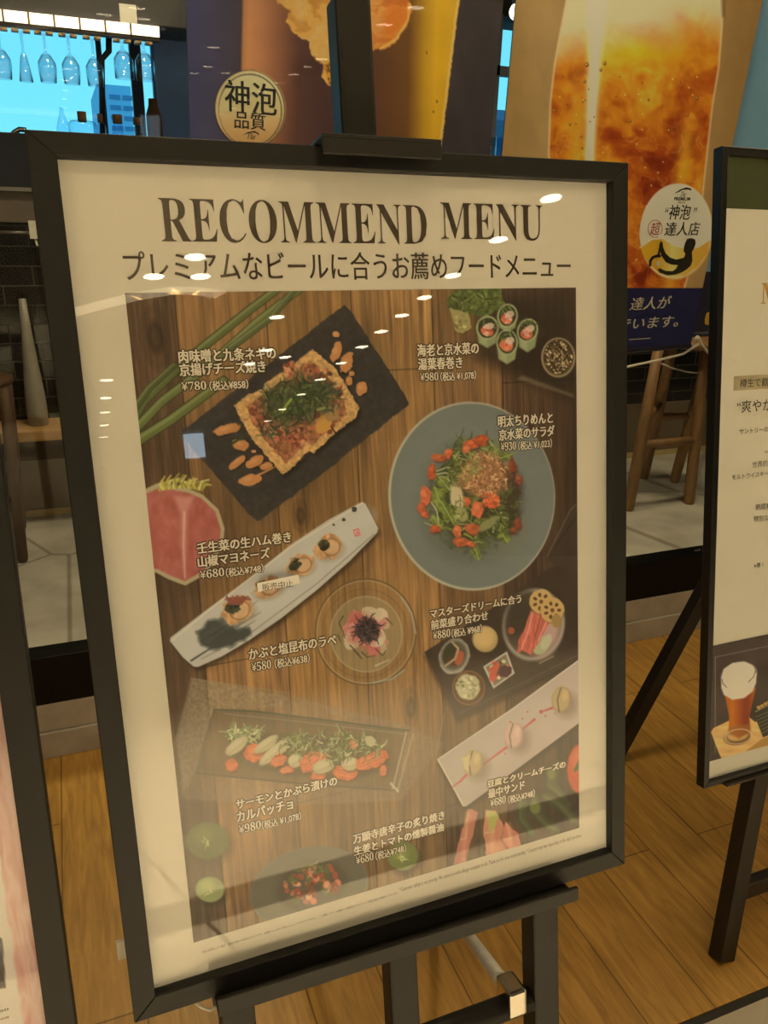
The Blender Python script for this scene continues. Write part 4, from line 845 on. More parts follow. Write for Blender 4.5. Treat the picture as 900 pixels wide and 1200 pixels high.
# ---- heading, captions, sticker
inkm = mat('brown_black_ink', (.060, .042, .026), .6, (.054, .037, .023), 40)
whitem = mat('white_ink', (.93, .91, .86), .6, (.92, .90, .85), 40)
shadm = mat('dark_ink_outline', (.045, .030, .015), .6)
b = MB(); text(b, MAIN, serif('RECOMMEND'), (190, 284), (499, 240), off=-.005, w=.0006); text(b, MAIN, serif('MENU'), (517, 281), (635, 241), off=-.005, w=.0006); obj('heading', b, inkm, paper)
b = MB(); text(b, MAIN, 'プレミアムなビールに合うお薦めフードメニュー', (147, 330), (668, 297), off=-.006, w=.0006, dup=.0005); obj('subheading', b, inkm, paper)
def caption(lines, price, lb, rt, plb, prt, tax, tlb, trt, nm='dish_caption'):
    b = MB(); sh = MB()
    for (t, a, c) in lines:
        text(b, MAIN, t, a, c, w=.0010, bold=.00038); text(sh, MAIN, t, a, c, w=.0006, halo=.0015)
    text(b, MAIN, price[0], plb, prt, off=.0, w=.0010); text(sh, MAIN, price[0], plb, prt, w=.0006, halo=.0011)
    text(b, MAIN, tax, tlb, trt, w=.0010, bold=.00018); text(sh, MAIN, tax, tlb, trt, w=.0006, halo=.0010)
    o = obj('dish_caption', b, whitem, pic[0]); obj('lettering_outline', sh, shadm, o)
def cap2(l1, l2, price, tax, x0, y1, x1, y2, x2, yp, xp, xt0, xt1, h=14, hp=10, sl=None):
    """l1 from (x0,y1) to x1, l2 from (x0+d,y2) to x2; baselines follow the sheet's perspective slope sl"""
    k = sl
    L = [(l1, (x0, y1), (x1, y1 + k * (x1 - x0) - h))]
    if l2: L.append((l2, (x0 + 1, y2), (x2, y2 + k * (x2 - x0) - h)))
    caption(L, (serif(price),), None, None, (x0 + 3, yp), (xp, yp + k * (xp - x0) - hp), tax, (xt0, yp + k * (xt0 - x0) + 1.5), (xt1, yp + k * (xt1 - x0) - hp))
cap2('肉味噌と九条ネギの', '京揚げチーズ焼き', '¥780', '（税込¥858）', 210, 425.5, 322, 441, 310, 458, 241, 246, 290, 15, 10.5, -.040)
cap2('海老と京水菜の', '湯葉春巻き', '¥980', '（税込 ¥1,078）', 489, 418, 560, 434, 541, 447, 513, 516, 557, 14, 10, -.045)
cap2('明太ちりめんと', '京水菜のサラダ', '¥930', '（税込 ¥1,023）', 583.5, 501, 647, 516.5, 649, 528.5, 604, 607, 646, 13.5, 10, -.075)
cap2('壬生菜の生ハム巻き', '山椒マヨネーズ', '¥680', '（税込¥748）', 231.5, 649, 340, 665, 315, 678.5, 262, 265, 308, 15, 10.5, -.105)
cap2('かぶと塩昆布のラペ', None, '¥580', '（税込¥638）', 292, 773.5, 393, 0, 0, 787, 317, 322, 362, 14.5, 10.5, -.165)
cap2('マスターズドリームに合う', '前菜盛り合わせ', '¥880', '（税込 ¥968）', 504, 724.5, 610, 738, 571, 749.5, 527, 529, 564, 13, 10, -.145)
cap2('サーモンとかぶら漬けの', 'カルパッチョ', '¥980', '（税込 ¥1,078）', 277, 948.5, 394, 963.5, 342, 977, 305, 307, 352, 14.5, 10.5, -.215)
cap2('豆腐とクリームチーズの', '最中サンド', '¥680', '（税込¥748）', 571, 923, 662, 935.5, 614, 945.5, 592, 595, 626, 12.5, 9.5, -.215)
cap2('万願寺唐辛子の炙り焼き', '生姜とトマトの燻製醤油', '¥680', '（税込¥748）', 414, 988.5, 520, 1002.5, 519, 1013, 437, 440, 475, 13.5, 10, -.245)
b = MB(); 
text(b, MAIN, '※仕入状況により食材・産地が変わる場合がございます。※食物アレルギー対応のメニューではございません。ご了承願います。※天候の入荷状況によりメニュー内容が変わる場合がございます。', (237, 1117), (466, 1044.5), w=.0006, res=1)
text(b, MAIN, '*Customer safety is our priority. We cannot provide allergy-compliant foods. Thank you for your understanding. *Contents may vary depending on the day\'s purchase.', (468, 1046.5), (681, 975.5), w=.0006, res=1)
obj('fine_print', b, inkm, paper)
b = MB(); sp = [MAIN.uv(x, y, w=.0066) for x, y in ((301, 683.5), (349.5, 673.5), (351.5, 683.5), (302.5, 694))]; MAIN.quad(b, sp, .0061, .0066)
stk = obj('price_sticker', b, paperm, mm_root); stk['label'] = 'white paper sticker on the glass'
b = MB(); text(b, MAIN, '販売中止', (306, 691), (341, 677.5), off=.005, w=.0068); obj('sticker_lettering', b, inkm, stk)

# ------------------------------------------------------------------ easels
def vfloor(pl, u, w):
    q = pl.p(u, 0, w); return -q[2] / pl.V[2]
def easel(label, pl, uc, half, vbot, vtop_mast, m, mw=.017, legw=.019, tray=None, clip=None, splay=.03, cross=None, rear=None, tube=False):
    w0, w1 = -.055, -.022
    t = thing('display_easel', (*pl.p(uc, vfloor(pl, uc, -.04), -.04)[:2], 0), label, 'easel')
    for k in (-1, 1):
        b = MB(); ub = uc + k * half; vf = vfloor(pl, ub + k * splay, w0 if k else w0)
        vF0 = vfloor(pl, ub, w0); vF1 = vfloor(pl, ub, w1)
        a = [(ub - legw, vbot + .004), (ub + legw, vbot + .004)]
        z = lambda u, w: pl.p(u, vfloor(pl, u, w), w)
        ue = ub + k * splay
        b.hexa([pl.p(ub - legw, vbot + .004, w0), pl.p(ub + legw, vbot + .004, w0), z(ue + legw, w0), z(ue - legw, w0), pl.p(ub - legw, vbot + .004, w1), pl.p(ub + legw, vbot + .004, w1), z(ue + legw, w1), z(ue - legw, w1)])
        obj('leg', b, m, t, bevel=.003)
    b = MB(); vm = vfloor(pl, uc, w0) - .42; pl.slab(b, uc - mw, vtop_mast, uc + mw, max(vm, vbot + .3), w0, w1); obj('mast', b, m, t, bevel=.004)
    if tray:
        ul, ur, vl, vr = tray
        b = MB(); pl.quad(b, [(ul, vl), (ur, vr), (ur, vr + .004), (ul, vl + .004)], w1, .034); obj('tray_base', b, m, t)
        b = MB(); pl.quad(b, [(ul, vl - .017), (ur, vr - .014), (ur, vr + .004), (ul, vl + .004)], .031, .036); obj('tray_lip', b, m, t, bevel=.0015)
        b = MB(); pl.quad(b, [(ul, vl), (ur, vr), (ur, vr + .034), (ul, vl + .034)], w1, w1 + .006); obj('tray_back', b, m, t)
    if clip:
        ul, ur, v0 = clip
        b = MB(); pl.slab(b, ul, v0 - .005, ur, v0 - .001, w1, .034); obj('clamp_top', b, m, t, bevel=.001)
        b = MB(); pl.slab(b, ul, v0 - .001, ur, v0 + .013, .030, .034); obj('clamp_lip', b, m, t, bevel=.001)
    if cross:
        b = MB(); b.tube([pl.p(uc - half + legw, cross, -.036), pl.p(uc + half - legw, cross, -.036)], .0155, 14); obj('cross_bar', b, m, t)
    if rear:
        b = MB(); a, c = rear; d = nrm(np.array(c) - a); sd = nrm(np.cross(d, [0, 1, 0])) * .019; fr = nrm(np.cross(d, sd)) * .014
        b.hexa([a - sd - fr, a + sd - fr, a + sd + fr, a - sd + fr, c - sd - fr, c + sd - fr, c + sd + fr, c - sd + fr]); obj('rear_leg', b, m, t, bevel=.003)
    return t
leg_top = MAIN.p(.297, .10, -.056) ; leg_bot = np.array([.31, 1.30, .0])
e1 = easel('black metal easel holding the large food menu in the centre', MAIN, .2845, .2, .829, -.17, blackp, mw=.0185, tray=(.058, .4945, .829, .833), clip=(.2265, .346, -.0200), splay=0.0, cross=1.022, rear=(leg_top, leg_bot))
# chrome clip and strut on the cross bar
ck = MB(); cu, cvv = MAIN.uv(607, 1176, w=-.02); 
MAIN.slab(ck, cu - .013, cvv - .019, cu + .013, cvv + .020, -.056, -.018); obj('chrome_clip', ck, mat('chrome_clip', (.62, .58, .50), .22, metal=1), e1, bevel=.004)
b = MB(); a = MAIN.p(cu - .004, cvv - .008, -.056); c = at(547, 1093, Y=.86); d = nrm(c - a); 
b.tube([a, c, a + d * .62], .0095, 14); obj('strut', b, mat('grey_steel', (.62, .60, .56), .45, metal=.2), e1)

# ------------------------------------------------------------------ right-hand drinks menu
r_ = ray(845, 172); RM = Plane(EYE + r_ * (1.08 / (r_ @ n_)), (1, 0, 0), (-.0045, -.1994, -.98))
rr = thing('framed_menu', RM.p(.4, 1.165, 0), 'black framed drinks menu with a green band and a beer glass, at the right edge', 'menu board')
ro = (-.0005, -.001, .80, 1.158); ri = (.0125, .013, .787, 1.147)
frame(rr, RM, ro, ri, -.0165, .004, mat('gloss_black', (.008, .008, .008), .35))
b = MB(); RM.slab(b, .004, .004, .796, 1.154, -.012, -.006); rp_ = obj('paper', b, mat('cream_paper', (.78, .775, .73), .6, (.77, .765, .72), 5), rr)
b = MB(); RM.slab(b, .008, .008, .792, 1.150, -.004, -.002); obj('glass_pane', b, glass('frame_glass_soft', (.98, .98, .97), 1.4, .3), rr)
b = MB(); q = RM.uv(850, 244, w=-.006); RM.slab(b, .006, .006, .794, q[1], -.0058, -.0054); obj('green_band', b, mat('olive_green_ink', (.060, .078, .028), .6), rp_)
ink2 = mat('grey_black_ink', (.05, .045, .04), .6); gold = mat('gold_ink', (.55, .34, .10), .5)
def rt(mb, s_, x0, y0, hgt, n=None, k=-.02, off=0., asp=1.0, w=-.0052):
    u0, v1 = RM.uv(x0, y0, w=-.006); u1, v0 = RM.uv(x0, y0 - hgt, w=-.006); hh = v1 - v0
    V_, Fc = glyphs(s_, off, 3); sc = hh / np.ptp(V_[:, 1])
    mb.add([RM.p(u0 + (x - V_[:, 0].min()) * sc * asp, v1 - (y - V_[:, 1].min()) * sc, w) for x, y in V_], Fc)
b = MB(); rt(b, serif('M'), 891, 356, 24); obj('gold_heading', b, gold, rp_)
b = MB(); u0, v0 = RM.uv(860, 441, w=-.006); _, v1 = RM.uv(860, 458, w=-.006); RM.slab(b, u0, v0, .74, v1, -.0058, -.0055); obj('beige_strip', b, mat('beige_ink', (.52, .46, .33), .6), rp_)
for s_, x, y, hh, of in (('樽生で飲める', 866.5, 454.5, 10.5, .01), ('“爽やかな', 863, 484.5, 15, .02), ('サントリーの', 866, 509, 6.2, .01), ('“', 896, 531, 3, .02), ('世界的に', 881, 548.5, 7.5, .01), ('モルトウイスキー', 857.5, 562.5, 6, .01), ('熟成香', 885, 598.5, 7.5, .01), ('特別な', 883, 612, 7, .01), ('※無く', 883, 666, 6, .01)):
    b = MB(); rt(b, s_, x, y, hh, off=0); obj('menu_lettering', b, ink2, rp_)
# beer photograph on it
a0 = RM.uv(834, 757, w=-.006); a1 = RM.uv(829, 893, w=-.006)
# uv of the canvas lies 6 mm behind the reference sheet: use the deeper sheet for the pixel grid
RMd = Plane(RM.O - RM.N * .0056, RM.U, RM.V); c2 = Canvas(RMd, .0126, RMd.uv(834, 757)[1], .7865, RMd.uv(829, 893)[1], .0011)
n2 = ['printed_photo', 'printed_wood_coaster', 'printed_beer_glass', 'printed_drink_card']
c2.C[:] = np.array([62, 48, 32]) * (.9 + .2 * fbm(c2.X / 9, c2.Y / 9, 1))[..., None]
fl = (120, 100, 74); c2.line([(838, 770), (838, 882)], .9, fl); c2.line([(838, 770), (905, 756)], .9, fl)
c2.cur = 1
c2.poly([(833, 858), (836, 853), (872, 836), (885, 846), (910, 832), (930, 850), (905, 870), (862, 890), (846, 890), (842, 882)], lambda X, Y: np.stack([(.85 + .3 * fbm(X / 14, Y / 4, 5)) * q for q in (206, 158, 78)], -1)); c2.poly([(846, 890), (862, 890), (892, 866), (930, 852), (930, 862), (880, 893)], (164, 118, 46))
c2.cur = 3
c2.poly([(881, 831), (905, 815), (930, 812), (930, 850), (894, 864)], (46, 44, 26)); c2.line([(885, 834), (912, 820)], 1, (150, 130, 80))
for k in range(4): c2.ell(889 + k * 4, 829 - k * 2, 2.4, 2.2, 0, (176, 130, 50), rough=.4, seed=k)
for k in range(6): c2.line([(886 + k, 840 + k * 4), (912, 829 + k * 4)], .8, (130, 116, 66), alpha=.7)
c2.cur = 2
c2.ell(864, 864, 16, 9, -8, (110, 74, 30), soft=.2); c2.ell(864, 861, 13, 7, -8, (196, 150, 74), soft=.4)
c2.poly([(848, 810), (886, 806), (882, 822), (878, 840), (879, 858), (866, 864), (854, 858), (854, 838)], lambda X, Y: np.stack([166 - 40 * np.exp(-((X - 874) / 7) ** 2) + 14 * np.exp(-((X - 858) / 4) ** 2), 80 - 34 * np.exp(-((X - 874) / 7) ** 2) + 20 * np.exp(-((X - 858) / 4) ** 2), 12 + 0 * X], -1), soft=1.5)
c2.poly([(854, 852), (879, 848), (880, 858), (866, 866), (853, 860)], (150, 92, 32), soft=3, alpha=.7); c2.ring(865, 863, 15.5, 8.5, -8, 1.8, (206, 172, 110), .7)
c2.poly([(845, 795), (848, 784), (858, 777), (872, 775), (882, 780), (886, 790), (886, 800), (882, 810), (872, 818), (858, 820), (848, 814), (845, 806)], (206, 190, 150), soft=2); c2.ell(866, 791, 20, 14, -12, (222, 208, 172), soft=.3)
c2.line([(846, 796), (847, 801), (851, 805)], 1, (96, 78, 50)); c2.line([(885, 786), (883, 793), (877, 799)], 1, (96, 78, 50))
RMp = c2.build(n2, rp_, w=.0004, ref=(190, 174, 124))
# its easel: splayed legs, rear leg, stretcher
e2 = thing('display_easel', (*at(850, 1130, z=0)[:2], 0), 'dark brown wooden easel with splayed legs under the drinks menu at right', 'easel')
bw_ = mat('dark_brown_wood', (.030, .021, .013), .5, (.022, .015, .01), 14, stretch=(4, 4, .6))
def beam(p, q, sx_, sy_):
    p, q = np.asarray(p, float), np.asarray(q, float); d = nrm(q - p); s_ = nrm(np.cross(d, [0, 1, 0])) * sx_; f_ = nrm(np.cross(d, s_)) * sy_
    b = MB(); b.hexa([p - s_ - f_, p + s_ - f_, p + s_ + f_, p - s_ + f_, q - s_ - f_, q + s_ - f_, q + s_ + f_, q - s_ + f_]); return b
f0 = at(850, 1128, z=0.003); f0 = f0 + np.array([0, .012, 0]); tq = RM.uv(885, 913, w=-.06); t0 = RM.p(tq[0], tq[1], -.06); d0 = nrm(t0 - f0)
obj('leg', beam(f0, f0 + d0 * 1.35, .021, .017), bw_, e2, bevel=.002)
mx_ = 1.47
f0b = np.array([2 * mx_ - f0[0], f0[1], f0[2]]); d0b = np.array([-d0[0], d0[1], d0[2]])
obj('leg', beam(f0b, f0b + d0b * 1.35, .021, .017), bw_, e2, bevel=.002)
za = at(888, 966, Y=f0[1] + .16)[2] - .025
pa = f0 + d0 * ((za - f0[2]) / d0[2]) + [.02, .012, 0]; pb_ = f0b + d0b * ((za - f0[2]) / d0b[2]) - [.02, -.012, 0]
obj('stretcher', beam(pa, pb_, .021, .012), bw_, e2, bevel=.002)
fr_ = at(717, 892, z=0); qq = at(829, 686, Y=1.44); dd = nrm(qq - fr_)
obj('rear_leg', beam(fr_ + dd * .01, fr_ + dd * 1.05, .021, .016), mat('black_brown_wood', (.013, .010, .008), .5), e2, bevel=.002)
ub = RM.uv(873, 915, w=0)
b = MB(); RM.slab(b, .05, 1.1585, .75, 1.1625, -.045, .012); obj('ledge', b, bw_, e2)

# ------------------------------------------------------------------ left-hand menu
r_ = ray(45, 857); LM = Plane(EYE + r_ * (.755 / (r_ @ n_)), (1, 0, .0), (-.0085, -.1994, -.98))
lm = thing('framed_menu', LM.p(-.3, .36, 0), 'black framed pale pink menu board cut off by the left edge', 'menu board')
lo = (-.604, -.49, .0, .3575); li = (-.580, -.4665, -.0262, .335)
frame(lm, LM, lo, li, -.012, .012, black)
b = MB(); LM.slab(b, -.595, -.48, -.008, .35, -.0115, 0); lpaper = obj('paper', b, mat('pink_paper', (.84, .77, .68), .6, (.83, .76, .67), 5), lm)
b = MB(); LM.slab(b, -.588, -.474, -.016, .343, .004, .006); obj('glass_pane', b, paneg, lm)
c3 = Canvas(LM, -.085, -.468, -.0225, .337, .0013)
n3 = ['printed_border', 'printed_photo']
uu, vv_ = c3.u * 1000, c3.v * 1000
c3.C[:] = (212, 188, 152)
f_ = fbm(uu / 7 + 2 * fbm(uu / 16, vv_ / 50, 3), vv_ / 60, 7, 4); mk = np.clip((uu + 47 + 8 * (fbm(uu / 30, vv_ / 30, 2) - .5)) / 2, 0, 1)
c3.C = c3.C * (1 - mk[..., None]) + mk[..., None] * np.stack([214 - 60 * np.abs(f_ - .5), 168 - 130 * np.abs(f_ - .5), 136 - 110 * np.abs(f_ - .5)], -1)
c3.cur = 1; c3.poly([(-20, 1085), (3, 1100), (7, 1157), (-20, 1163)], lambda X, Y: np.stack([(.7 + .6 * fbm(X / 8, Y / 8, 3)) * q for q in (70, 58, 48)], -1))
c3.build(n3, lpaper, ref=(212, 190, 150))
b = MB(); text(b, LM, serif('880'), (-7, 1188), (10, 1180), w=.0009); text(b, LM, serif('968'), (-3, 1196), (10.5, 1189.5), w=.0009); obj('price_lettering', b, inkm, lpaper)
easel('black easel behind the pale pink menu at the left edge', LM, -.30, .2, .3585, -.66, blackp, tray=(-.52, -.08, .3585, .3585), splay=.0, rear=(LM.p(-.30, -.4, -.057), np.array([-.36, 1.25, 0])))

# ------------------------------------------------------------------ beer posters hung behind the shop glass
PY = 2.14
def upright(px, py, Y, roll=0.0):
    o = at(px, py, Y=Y); return Plane(o, (1, 0, -roll), (roll, 0, -1))
grom = mat('white_cord', (.60, .57, .50), .6)
def banner(pl, w, h, top, label, hem, cords):
    """a hanging sheet with a rolled hem; top = how far it goes on above the reference corner"""
    t = thing('beer_poster', pl.p(w / 2, h, -.002), label, 'poster')
    b = MB(); pl.slab(b, 0, -top, w, h, -.004, 0); sh = obj('sheet', b, hem, t)
    b = MB(); b.tube([pl.p(.0, h, -.006), pl.p(w, h, -.006)], .011, 12); obj('rolled_hem', b, hem, t)
    return t, sh
# --- dark poster on the left
B1 = upright(217.5, 0, PY, .022); wB1 = B1.uv(589, 10)[0]
navyink = mat('navy_hem', (.018, .018, .050), .5); brownink = mat('brown_hem', (.035, .022, .016), .6)
t1_, sh1 = banner(B1, wB1, .72, .55, 'dark brown beer poster with a gold round seal, hanging behind the central menu', brownink, None)
k1 = Canvas(B1, 0.0005, -.10, wB1 - .0005, .40, .0022)
m1 = ['printed_beer', 'printed_golden_foam', 'gold_seal']
X, Y = k1.X, k1.Y
def lerp(x, xs, cs):
    cs = np.array(cs, float); return np.stack([np.interp(x, xs, cs[:, i]) for i in range(3)], -1)
xs_ = X + (Y) * .02
k1.C = lerp(xs_, [214, 250, 283, 286, 292, 306, 330, 352, 380, 420, 480, 498, 512, 520, 528, 600], [(64, 62, 82), (68, 62, 74), (66, 54, 56), (176, 112, 60), (190, 122, 70), (176, 112, 66), (130, 78, 48), (84, 50, 38), (70, 42, 34), (76, 42, 28), (100, 60, 24), (166, 116, 22), (192, 138, 26), (188, 134, 18), (186, 134, 26), (186, 134, 26)])  # bluish left end paints in a reflection tint
k1.C *= (.93 + .14 * fbm(X / 40, Y / 40, 2))[..., None]
edge = 538 - .125 * Y + 1.8 * (fbm(Y / 3, Y * 0, 5) - .5); mk = np.clip((X - edge) / 1.2, 0, 1)[..., None]
k1.C = k1.C * (1 - mk) + mk * (np.array([52, 42, 37]) * (.8 + .4 * fbm(X / 22, Y / 50, 8))[..., None])
d = np.abs(X - edge + 1.2); k1.C = k1.C * (1 - .75 * np.exp(-(d / 1.6) ** 2)[..., None]) + .75 * np.exp(-(d / 1.6) ** 2)[..., None] * np.array([206, 158, 92])
for (x, y) in ((508, 131), (512, 119), (500, 62)): k1.ell(x, y, 1.2, 2, 0, (120, 84, 14))
k1.cur = 1
def foam(X, Y):
    a = fbm(X / 16 + 1.5 * fbm(X / 12, Y / 12, 2), Y / 16, 6, 5); b_ = np.clip((X - 410) / 50, 0, 1)
    c = np.stack([154 + 84 * a, 92 + 84 * a - 30 * b_, 24 + 70 * a - 20 * b_], -1)
    v = np.exp(-((a - .5) / .045) ** 2)[..., None] * .35
    return c * (1 - v) + v * np.array([222, 170, 66])
k1.poly([(322, -30), (326, 4), (340, 13), (334, 26), (348, 43), (362, 50), (364, 66), (378, 76), (379, 92), (388, 102), (398, 104), (404, 84), (414, 66), (440, 58), (452, 58), (462, 50), (474, 34), (482, 14), (478, -8), (470, -30)], foam, soft=1.4, rough=3.2, seed=3, rs=6)
k1.poly([(381, 76), (400, 66), (406, 84), (398, 101), (388, 100), (384, 90)], lambda X, Y: np.where((fbm(X / 2.2, Y / 2.2, 3) > .5)[..., None], np.array([196, 130, 22.]), np.array([112, 66, 14.])), soft=2, rough=2)
k1.line([(352, -20), (352, 24)], 12, (196, 150, 80), 6, soft=9, alpha=.7); k1.ell(462, 24, 13, 20, 30, (190, 96, 22), soft=.8, alpha=.8); k1.line([(446, 57), (464, 46), (478, 24), (480, 4)], 3, (226, 168, 70), 1.5, soft=2, alpha=.8)
k1.cur = 2
k1.ell(293, 128, 41.5, 46, -6, (40, 32, 34), soft=.03); k1.ell(292.6, 127.5, 40.2, 44.6, -6, lambda X, Y: lerp(Y, [84, 130, 170], [(212, 186, 120), (206, 168, 102), (182, 128, 66)]), soft=.03); k1.ring(293, 129, 36.8, 42, -6, 1.2, (58, 46, 42)); k1.ring(295, 127, 39.2, 44, -6, 1.8, (196, 154, 86), .6)
ob1 = k1.build(m1, sh1, w=.0003, ref=(186, 166, 124))
sealink = mat('seal_ink', (.030, .030, .045), .5)
b = MB()
text(b, B1, '神泡', (264, 130), (324, 99.5), w=.0011, dup=.0022); text(b, B1, '品質', (275, 150), (311, 133), w=.0011, dup=.0010)
q = [B1.uv(x, y) for x, y in ((284, 158.5), (290, 155), (298, 153.5), (303, 156), (304, 159), (300, 155.8), (296, 155), (290, 156.5))]; b.add([B1.p(a, c, .0011) for a, c in q], [tuple(range(8))])
text(b, B1, serif('The'), (288.5, 162.5), (298.5, 156.5), w=.0011, off=-.012, shear=.3)
obj('seal_lettering', b, sealink, ob1[2])

# --- orange poster on the right
B2 = Plane(at(604.5, 0, Y=PY), (1, 0, .03), (.03, .09, -1)); wB2 = B2.uv(893, 4)[0]; hB2 = B2.uv(760, 409)[1]
t2_, sh2 = banner(B2, wB2, hB2, .5, 'orange beer poster with an egg shaped badge, hanging right of the central menu', navyink, None)
k2 = Canvas(B2, .0005, -.10, wB2 - .0005, hB2 - .008, .0022)
m2 = ['printed_backdrop', 'printed_beer_glass', 'egg_badge', 'navy_panel']
X, Y = k2.X, k2.Y
k2.C = lerp(X, [590, 640, 700, 830, 860, 900], [(143, 104, 50), (156, 117, 63), (156, 115, 61), (150, 109, 55), (140, 99, 47), (128, 89, 41)]) * (.94 + .12 * fbm(X / 14 + fbm(X / 30, Y / 30, 1), Y / 30, 3))[..., None]
k2.cur = 1
gp = [(667, -40), (664, 0), (657, 36), (650, 75), (645, 120), (643, 180), (648, 230), (660, 300), (672, 345), (800, 345), (812, 300), (822, 240), (829, 175), (835, 122), (842, 80), (846, 30), (846, -40)]
def beer(X, Y):
    wx = fbm(X / 30, Y / 30, 4, 3) - .5; wy = fbm(X / 30 + 9, Y / 30, 5, 3) - .5
    a = fbm(X / 48 + 1.5 * wx, Y / 52 + 1.5 * wy, 11, 4); b_ = fbm(X / 17 + 1.6 * wy, Y / 17 + 1.6 * wx, 17, 4)
    t = np.clip((a * .78 + b_ * .36 - .07) * 1.05 - .12 * np.exp(-((X - 650) / 14) ** 2) - .30 * np.clip((Y - 130) / 70, 0, 1) * np.exp(-((X - 772) / 40) ** 2), 0, 1)
    c = lerp(t, [.1, .3, .45, .6, .75, .95], [(112, 30, 6), (158, 64, 10), (184, 98, 16), (200, 122, 24), (214, 148, 36), (228, 180, 80)])
    arc = np.exp(-((Y - (62 + .0026 * (X - 752) ** 2 + 8 * wx)) / 16) ** 2) * np.exp(-((X - 755) / 60) ** 2)
    c = c * (1 - .75 * arc[..., None]) + .75 * arc[..., None] * np.array([230, 164, 26])
    lf = np.exp(-((X - 676) / 10) ** 2) * np.clip((Y - 60) / 40, 0, 1); c = c * (1 - .5 * lf[..., None]) + .5 * lf[..., None] * np.array([226, 160, 40])
    rt_ = np.exp(-((X - 806 + (Y - 150) * .12) / 9) ** 2) * np.clip((Y - 110) / 50, 0, 1); c = c * (1 - .65 * rt_[..., None]) + .65 * rt_[..., None] * np.array([224, 156, 32])
    f = np.clip((64 - Y + 26 * wx + .004 * (X - 740) ** 2 * (X < 740)) / 46, 0, 1) * (1 - .55 * np.exp(-((X - 815) / 30) ** 2) * np.clip(Y / 40, 0, 1)); c = c * (1 - f[..., None]) + f[..., None] * np.array([214, 174, 116])
    sx_ = 700 - Y * .05; wd = 10.5 - .025 * Y
    st = np.exp(-np.abs((X - sx_) / wd) ** 3) * np.clip((300 - Y) / 120, 0, 1); c = c * (1 - .85 * st[..., None]) + .85 * st[..., None] * np.array([236, 206, 156])
    v = np.exp(-((b_ - .52) / .02) ** 2) * np.clip((Y - 110) / 60, 0, 1) * .22; c = c * (1 - v[..., None]) + v[..., None] * np.array([236, 186, 96])
    return c
k2.poly(gp, beer, soft=3); 
for sgn, pts in ((1, gp[:9]), (1, gp[9:])): k2.line(pts, 2.2, (218, 176, 116), soft=2, alpha=.7)
k2.poly([(842, -40), (852, -40), (850, 20), (846, 20)], (96, 72, 40), soft=3, alpha=.6)
for (x, y, r1) in ((687.5, 76, 2.4), (708.5, 74.5, 2), (704, 82, 1.7), (685, 95.5, 1.8), (683, 119, 1.2), (696, 137, 1), (738, 142, 1.6), (816.5, 115, 2), (784, 153, 2), (760, 117, 1.4), (797, 97, 1.2), (681, 160, 1.3), (682, 174, 1.3), (650, 130, 1.5), (668, 146, 1.5), (806, 135, 1.2)):
    k2.ell(x, y, r1, r1 * 1.15, 0, (124, 66, 14), soft=.5); k2.ell(x - .5, y - .5, r1 * .4, r1 * .4, 0, (226, 176, 92), soft=.6)
for k in range(70): 
    x, y = 655 + rng.random() * 165, 90 + rng.random() * 240; k2.ell(x, y, .9, 1, 0, [(120, 60, 12), (238, 190, 100)][k % 2], alpha=.7)
k2.cur = 2
k2.ell(792.5, 272, 43, 56, 6, (190, 140, 60), soft=.03); k2.ell(792, 270.5, 42, 55.5, 6, (206, 184, 150), soft=.03)
k2.poly([(751, 290), (764, 281), (777, 280), (790, 288), (806, 292), (818, 290), (832, 281), (829, 296), (818, 312), (803, 323), (787, 325.5), (772, 320), (760, 309), (753, 298)], lambda X, Y: lerp(X, [750, 770, 788, 810, 832], [(196, 140, 30), (186, 128, 22), (214, 170, 80), (196, 144, 40), (186, 130, 40)]), soft=1)
k2.line([(750, 290), (764, 280.5), (777, 279.5), (790, 287.5), (806, 292), (818, 290), (833, 280)], 1, (222, 200, 160))
k2.cur = 3
k2.poly([(590, 337.5), (905, 337.5), (905, 430), (590, 430)], (25, 24, 44))
ob2 = k2.build(m2, sh2, w=.0003, ref=(184, 163, 121))
bk = mat('badge_black', (.022, .018, .014), .5); red = mat('badge_red', (.50, .05, .03), .5); cream = mat('cream_ink', (.70, .66, .56), .5)
def shape(pl, pts, w):
    q = [pl.uv(x, y) for x, y in pts]; b = MB(); b.add([pl.p(a, c, w) for a, c in q], [tuple(range(len(q)))]); return b
b = MB(); text(b, B2, '“', (779, 249), (783.5, 243), w=.0011); text(b, B2, '神泡', (782.5, 257.5), (810.5, 240), w=.0011, dup=.0012, off=-.004); text(b, B2, '”', (812.5, 249), (817, 243), w=.0011)
text(b, B2, '達人店', (778, 276.5), (821, 260), w=.0011, dup=.0012, off=-.004)
q = ((790, 226.5), (797, 222), (804, 219.5), (809, 220.5), (810.5, 223.5), (806, 221.8), (800, 222.5), (794, 225.5)); b.v, b.f, b.sm = b.v, b.f, b.sm
qq = [B2.uv(x, y) for x, y in q]; b.add([B2.p(a, c, .0011) for a, c in qq], [tuple(range(len(qq)))])
text(b, B2, serif('The'), (796, 230.5), (804, 224.5), w=.0011, off=-.012, shear=.3); text(b, B2, 'PREMIUM', (789.5, 235), (809, 231), w=.0011, off=.02); text(b, B2, serif("MALT'S"), (794, 238.2), (803, 236), w=.0011)
obj('badge_lettering', b, bk, ob2[2])
b = MB(); text(b, B2, '超', (761, 275.5), (774.5, 260.5), w=.0011, off=.012)
qq = []; 
for k in range(28):
    a = 6.283 * k / 28; qq.append((767.5 + 8.6 * math.cos(a), 268 + 10.4 * math.sin(a)))
for k in range(28):
    a = 6.283 * k / 28; qq.append((767.5 + 8.0 * math.cos(a), 268 + 9.8 * math.sin(a)))
